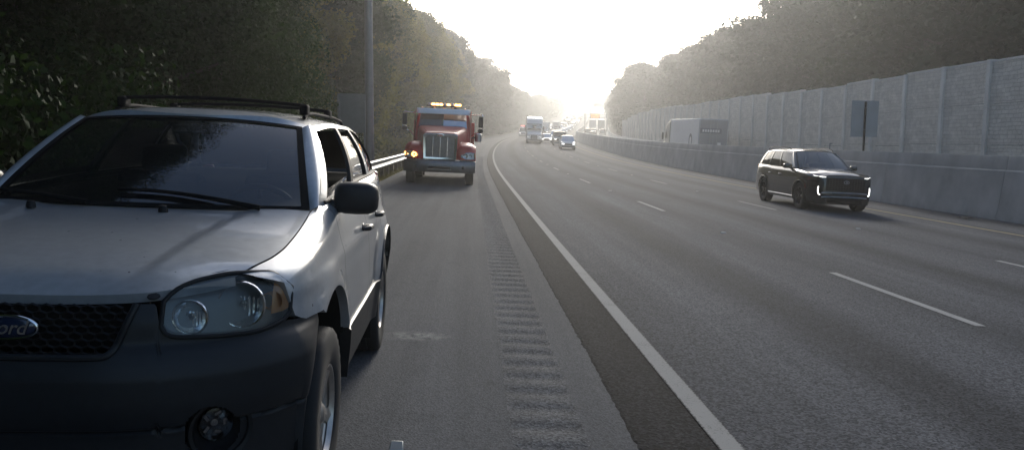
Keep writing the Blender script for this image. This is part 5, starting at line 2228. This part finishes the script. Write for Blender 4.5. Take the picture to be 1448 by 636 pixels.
# ---------------------------------------------------------------- smaller vehicles down the road
def simple_car(m, label, paint, kind='suv', lit=True, group=None, cat='car', name='car', full=True):
    R = thing(name, label, cat, group, m)
    H = {'suv': 1.68, 'sedan': 1.45, 'van': 2.05, 'pickup': 1.85}[kind]
    L = {'suv': 4.5, 'sedan': 4.7, 'van': 5.1, 'pickup': 5.6}[kind]
    h = {'suv': .92, 'sedan': .90, 'van': 1.0, 'pickup': 1.0}[kind]
    zb = H * .60
    yw = {'suv': 1.05, 'sedan': 1.2, 'van': .8, 'pickup': 1.35}[kind]
    yr = {'suv': L - .25, 'sedan': L - .9, 'van': L - .08, 'pickup': 3.4}[kind]
    yb = {'suv': L - .05, 'sedan': L - .25, 'van': L, 'pickup': 3.6}[kind]
    def cs(y, hw, zt, z0=.28):
        return [(0, y, zt + .03), (hw - .16, y, zt + .01), (hw - .03, y, zt - .07), (hw, y, zt - .22), (hw, y, z0 + .18), (hw - .05, y, z0)]
    zh = zb - .06
    G = refine([cs(.0, h * .78, zh - .18), cs(.06, h * .86, zh - .10), cs(.35, h * .97, zh - .05), cs(yw, h, zb), cs(L * .6, h, zb + .02), cs(L - .3, h * .97, zb), cs(L - .03, h * .88, zb - .06), cs(L, h * .8, zb - .15)], 22, 14)
    q = MB().grid(G)
    q.join(MB().grid(G).mirror())
    e0, e1 = G[0], G[-1]
    for e in (e0, e1):
        q.grid([[p * np.array([-1, 1, 1]) for p in e], [p for p in e]])
    q.build('body', paint, R, angle=50)
    yt = yw + .62 if kind != 'van' else yw + .55
    hw = h - .08
    ht = h * .74 if kind != 'van' else h * .82
    t = lambda s, y, z, x: (s * x, y, z)
    # glass house: roof, screens, side glass
    q = MB().grid(refine([[(-ht, yt, H - .06), (-ht * .6, yt - .04, H - .015), (0, yt - .05, H), (ht * .6, yt - .04, H - .015), (ht, yt, H - .06)],
                          [(-ht, (yt + yr) / 2, H - .03), (-ht * .6, (yt + yr) / 2, H + .02), (0, (yt + yr) / 2, H + .03), (ht * .6, (yt + yr) / 2, H + .02), (ht, (yt + yr) / 2, H - .03)],
                          [(-ht, yr - .15, H - .07), (-ht * .6, yr - .12, H - .02), (0, yr - .1, H - .01), (ht * .6, yr - .12, H - .02), (ht, yr - .15, H - .07)]], 8, 12))
    q.build('roof', paint, R, angle=50)
    MB().grid(refine([[(-hw, yw + .10, zb - .01), (0, yw - .03, zb + .02), (hw, yw + .10, zb - .01)], [(-ht, yt, H - .06), (0, yt - .05, H), (ht, yt, H - .06)]], 4, 8)).build('windscreen', 'dark_glass', R)
    MB().grid(refine([[(-hw, yb - .1, zb - .03), (0, yb, zb), (hw, yb - .1, zb - .03)], [(-ht, yr - .15, H - .07), (0, yr - .1, H - .01), (ht, yr - .15, H - .07)]], 4, 8)).build('rear_window', 'dark_glass', R)
    for s in (1, -1):
        ys = [yw + .16, (yw + yb) / 2, yb - .12]
        tp = [yt + .04, (yt + yr) / 2, yr - .18]
        MB().grid([[(s * hw, y, zb - .02) for y in ys], [(s * (ht + .004), y, H - .09) for y in tp]]).build('side_window', 'dark_glass', R, smooth=False)
        pl_ = MB()
        for (a, b) in ((ys[0] - .06, tp[0] - .04), (ys[1], tp[1]), (ys[2] + .03, tp[2] + .03)):
            pl_.tube([(s * (hw + .004), a, zb - .02), (s * (ht + .008), b, H - .07)], .030, 5)
        pl_.tube([(s * (ht + .004), y, H - .07) for y in (yt, (yt + yr) / 2, yr - .15)], .028, 5)
        pl_.build('window_pillar', paint, R)
        MB().box((s * h * .70, .05, zh - .24), (.30, .12, .13), rz=s * .3).build('headlight', 'head_glow' if lit else 'reflector', R, bevel=.03)
        MB().box((s * h * .78, L - .02, zb - .25), (.18, .10, .22)).build('tail_lamp', 'red_lens', R, bevel=.02)
        MB().box((s * (h + .08), yw + .35, zb + .08), (.20, .1, .13)).build('door_mirror', paint, R, bevel=.03)
    MB().box((0, .01, zh - .30), (h * 1.0, .05, .17)).build('grille', 'matte_black', R, bevel=.02)
    MB().box((0, .02, .40), (h * 1.75, .12, .20)).build('lower_bumper', 'dark_paint', R, bevel=.04)
    if kind == 'pickup':
        MB().box((0, 4.5, zb), (h * 1.7, 1.7, .03)).build('bed_cover', 'matte_black', R)
    if full:
        ws = SMALLW
        for s in (1, -1):
            for y in (.85, L - .95):
                add_wheel(ws, R, (s * (h - .12), y, .345), s)
    return R


SMALLW = wheel_meshes('small', .345, .22, .21, 5, 'alloy', 24)
simple_car(frame(94.3, 10.0), 'white car with lit headlights leading the queue beside the barrier', 'white_paint', 'suv')
simple_car(frame(111., 9.9), 'pale van with lit headlights right behind the white car', 'tan_paint', 'van', name='van', cat='van')
simple_car(frame(128., 8.35), 'dark car partly hidden behind the pale van', 'dark_paint', 'sedan')
simple_car(frame(136., 3.3), 'dark pickup in the nearest lane behind the white lorry', 'dark_paint', 'pickup', name='pickup', cat='pickup') if False else None
box_lorry(frame(205., 6.3), 'white box lorry just behind the white lorry', 3.5)
box_lorry(frame(250., 6.9), 'grey box lorry second behind the white lorry', 3.4, 'grey_paint', 'trailer_grey')
simple_car(frame(150., 10.1), 'white pickup behind the pale van', 'white_paint', 'pickup', name='pickup', cat='pickup')
rp = simple_car(frame(226., -1.3), 'red recovery pickup with a red roof light stopped on the far shoulder', 'far_red_paint', 'pickup', name='pickup', cat='pickup')
MB().box((0, 2.4, 1.99), (1.1, .25, .14)).build('light_bar', 'red_glow', rp, bevel=.03)

# the queue up the hill
rn = random.Random(21)
paints = ['white_paint', 'silver_paint', 'dark_paint', 'grey_paint', 'tan_paint', 'white_paint', 'far_red_paint']
words = {'white_paint': 'white', 'silver_paint': 'silver', 'dark_paint': 'dark', 'grey_paint': 'grey', 'tan_paint': 'tan', 'far_red_paint': 'red'}
tmpl = {}
for lane, lx in ((1, 3.1), (2, 6.65), (3, 10.2)):
    s = 160. + lane * 9
    while s < 700:
        p = rn.choice(paints)
        kind = rn.choice(['suv', 'sedan', 'suv', 'van'])
        lab = 'far %s %s in the %s lane of the queue climbing the hill' % (words[p], {'suv': 'car', 'sedan': 'saloon', 'van': 'van'}[kind], ['outer', 'middle', 'inner'][lane - 1])
        if not (lane == 2 and s < 265) and rn.random() < .9:
            key = (p, kind)
            if key not in tmpl:
                tmpl[key] = simple_car(frame(s, lx + rn.uniform(-.3, .3)), lab, p, kind, True, 'cars queueing on the hill', full=False)
                COLw = tmpl[key]
            else:
                c = copy_tree(tmpl[key])
                c.matrix_world = frame(s, lx + rn.uniform(-.3, .3))
                c['label'] = lab
                c['category'] = 'car'
        s += rn.uniform(11, 26) if s < 350 else rn.uniform(18, 40)

# traffic driving away on the other carriageway
box_lorry(frame(285., 18.3, ELEV, PI), 'left one of two box lorries seen from behind on the other carriageway', 3.9, 'grey_paint', 'trailer_grey', 8.5, lit=False)
box_lorry(frame(290., 21.3, ELEV, PI), 'right one of two box lorries seen from behind on the other carriageway', 3.9, 'grey_paint', 'trailer_grey', 8.5, lit=False)
simple_car(frame(226., 19.2, ELEV, PI), 'dark pickup driving away just ahead of the two box lorries rear', 'dark_paint', 'pickup', False, name='pickup', cat='pickup')['label'] = 'dark pickup driving away in front of the two box lorries seen from behind'
simple_car(frame(238., 21.8, ELEV, PI), 'pale car driving away at the right of the dark pickup', 'silver_paint', 'suv', False)
simple_car(frame(238., 17.3, ELEV, PI), 'dark car driving away left of the two box lorries', 'dark_paint', 'suv', False)
simple_car(frame(345., 17.6, ELEV, PI), 'small dark car far ahead on the other carriageway below the gantry signs', 'dark_paint', 'suv', False)

# ---------------------------------------------------------------- overhead signs on the hill
def gantry(s, l0, l1, zp, panels, label):
    R = thing('sign_gantry', label, 'sign gantry', m=up_frame(s, l0, ELEV))
    wd = l1 - l0
    for x in (0, wd):
        MB().tube([(x, 0, -.3), (x, 0, zp + 1.0)], .22, 10).build('post', 'pole_steel', R)
    tr = MB()
    for z in (zp - .5, zp + .5):
        for y in (-.4, .4):
            tr.tube([(0, y, z), (wd, y, z)], .07, 6)
    k = 0
    while k * 1.6 < wd - 1.6:
        tr.tube([(k * 1.6, -.4, zp - .5), (k * 1.6 + 1.6, -.4, zp + .5)], .04, 5)
        k += 1
    tr.build('truss', 'pole_steel', R)
    for (x0, x1, z0, z1, mt, face) in panels:
        MB().box(((x0 + x1) / 2, -.62, (z0 + z1) / 2), (x1 - x0, .18, z1 - z0)).build('sign_panel', mt, R, bevel=.02)
        if face:        # rows of lit amber dots form two unreadable lines of a message
            rn_ = random.Random(5)
            d = MB()
            nx = 34
            for row in range(2):
                for cx in range(nx):
                    if cx % 4 == 3:
                        continue
                    for rz in range(5):
                        if rn_.random() < .72:
                            xx = x0 + (x1 - x0) * (cx + 1.5) / (nx + 2)
                            zz = z0 + (z1 - z0) * (.14 + row * .42 + rz * .068)
                            d.box((xx, -.725, zz), ((x1 - x0) / (nx + 2) * .8, .02, (z1 - z0) * .05))
            d.build('message_dots', 'msg_amber', R, smooth=False)
    return R


gantry(280., 15.6, 23.4, 5.0, [(2.0, 5.3, 4.2, 5.8, 'matte_black', True)], 'overhead message sign glowing amber above the other carriageway')
gantry(420., 15.6, 24.0, 7.3, [(1.4, 6.2, 6.4, 8.2, 'trailer_dark', False)], 'dark overhead sign panel further up the other carriageway')
gantry(560., 6.5, 14.9, 6.2, [(2.2, 5.4, 5.0, 8.2, 'trailer_dark', False)], 'dark overhead sign back above the far end of the queue')

# the stub of a grey square bar at the bottom edge of the view
bo = MB().hexa([(-.036, -.036, -.002), (.036, -.036, -.002), (-.036, .036, -.002), (.036, .036, -.002), (-.033, -.03, .145), (.033, -.03, .145), (-.030, .034, .17), (.030, .034, .17)])
b = bo.build('marker_post', 'sign_back', None, bevel=.006)
b.matrix_world = frame(3.42, -.335)
tag(b, 'short grey square post standing on the shoulder at the bottom edge', 'post')

# ---------------------------------------------------------------- haze
hz = MB().box((120, 620, 42), (1100, 1500, 92)).build('haze', 'pebble', None, smooth=False)
hm = D.materials.new('haze_air')
hm.use_nodes = True
t = hm.node_tree
t.nodes.remove(t.nodes['Principled BSDF'])
pv = t.nodes.new('ShaderNodeVolumePrincipled')
pv.inputs['Color'].default_value = (.94, .95, .96, 1)
pv.inputs['Density'].default_value = .0014
pv.inputs['Anisotropy'].default_value = .78
t.links.new(pv.outputs[0], t.nodes['Material Output'].inputs['Volume'])
hz.data.materials[0] = hm
hz.visible_shadow = True
tag(hz, 'pale sunlit haze filling the air along the highway', 'haze', kind='stuff')
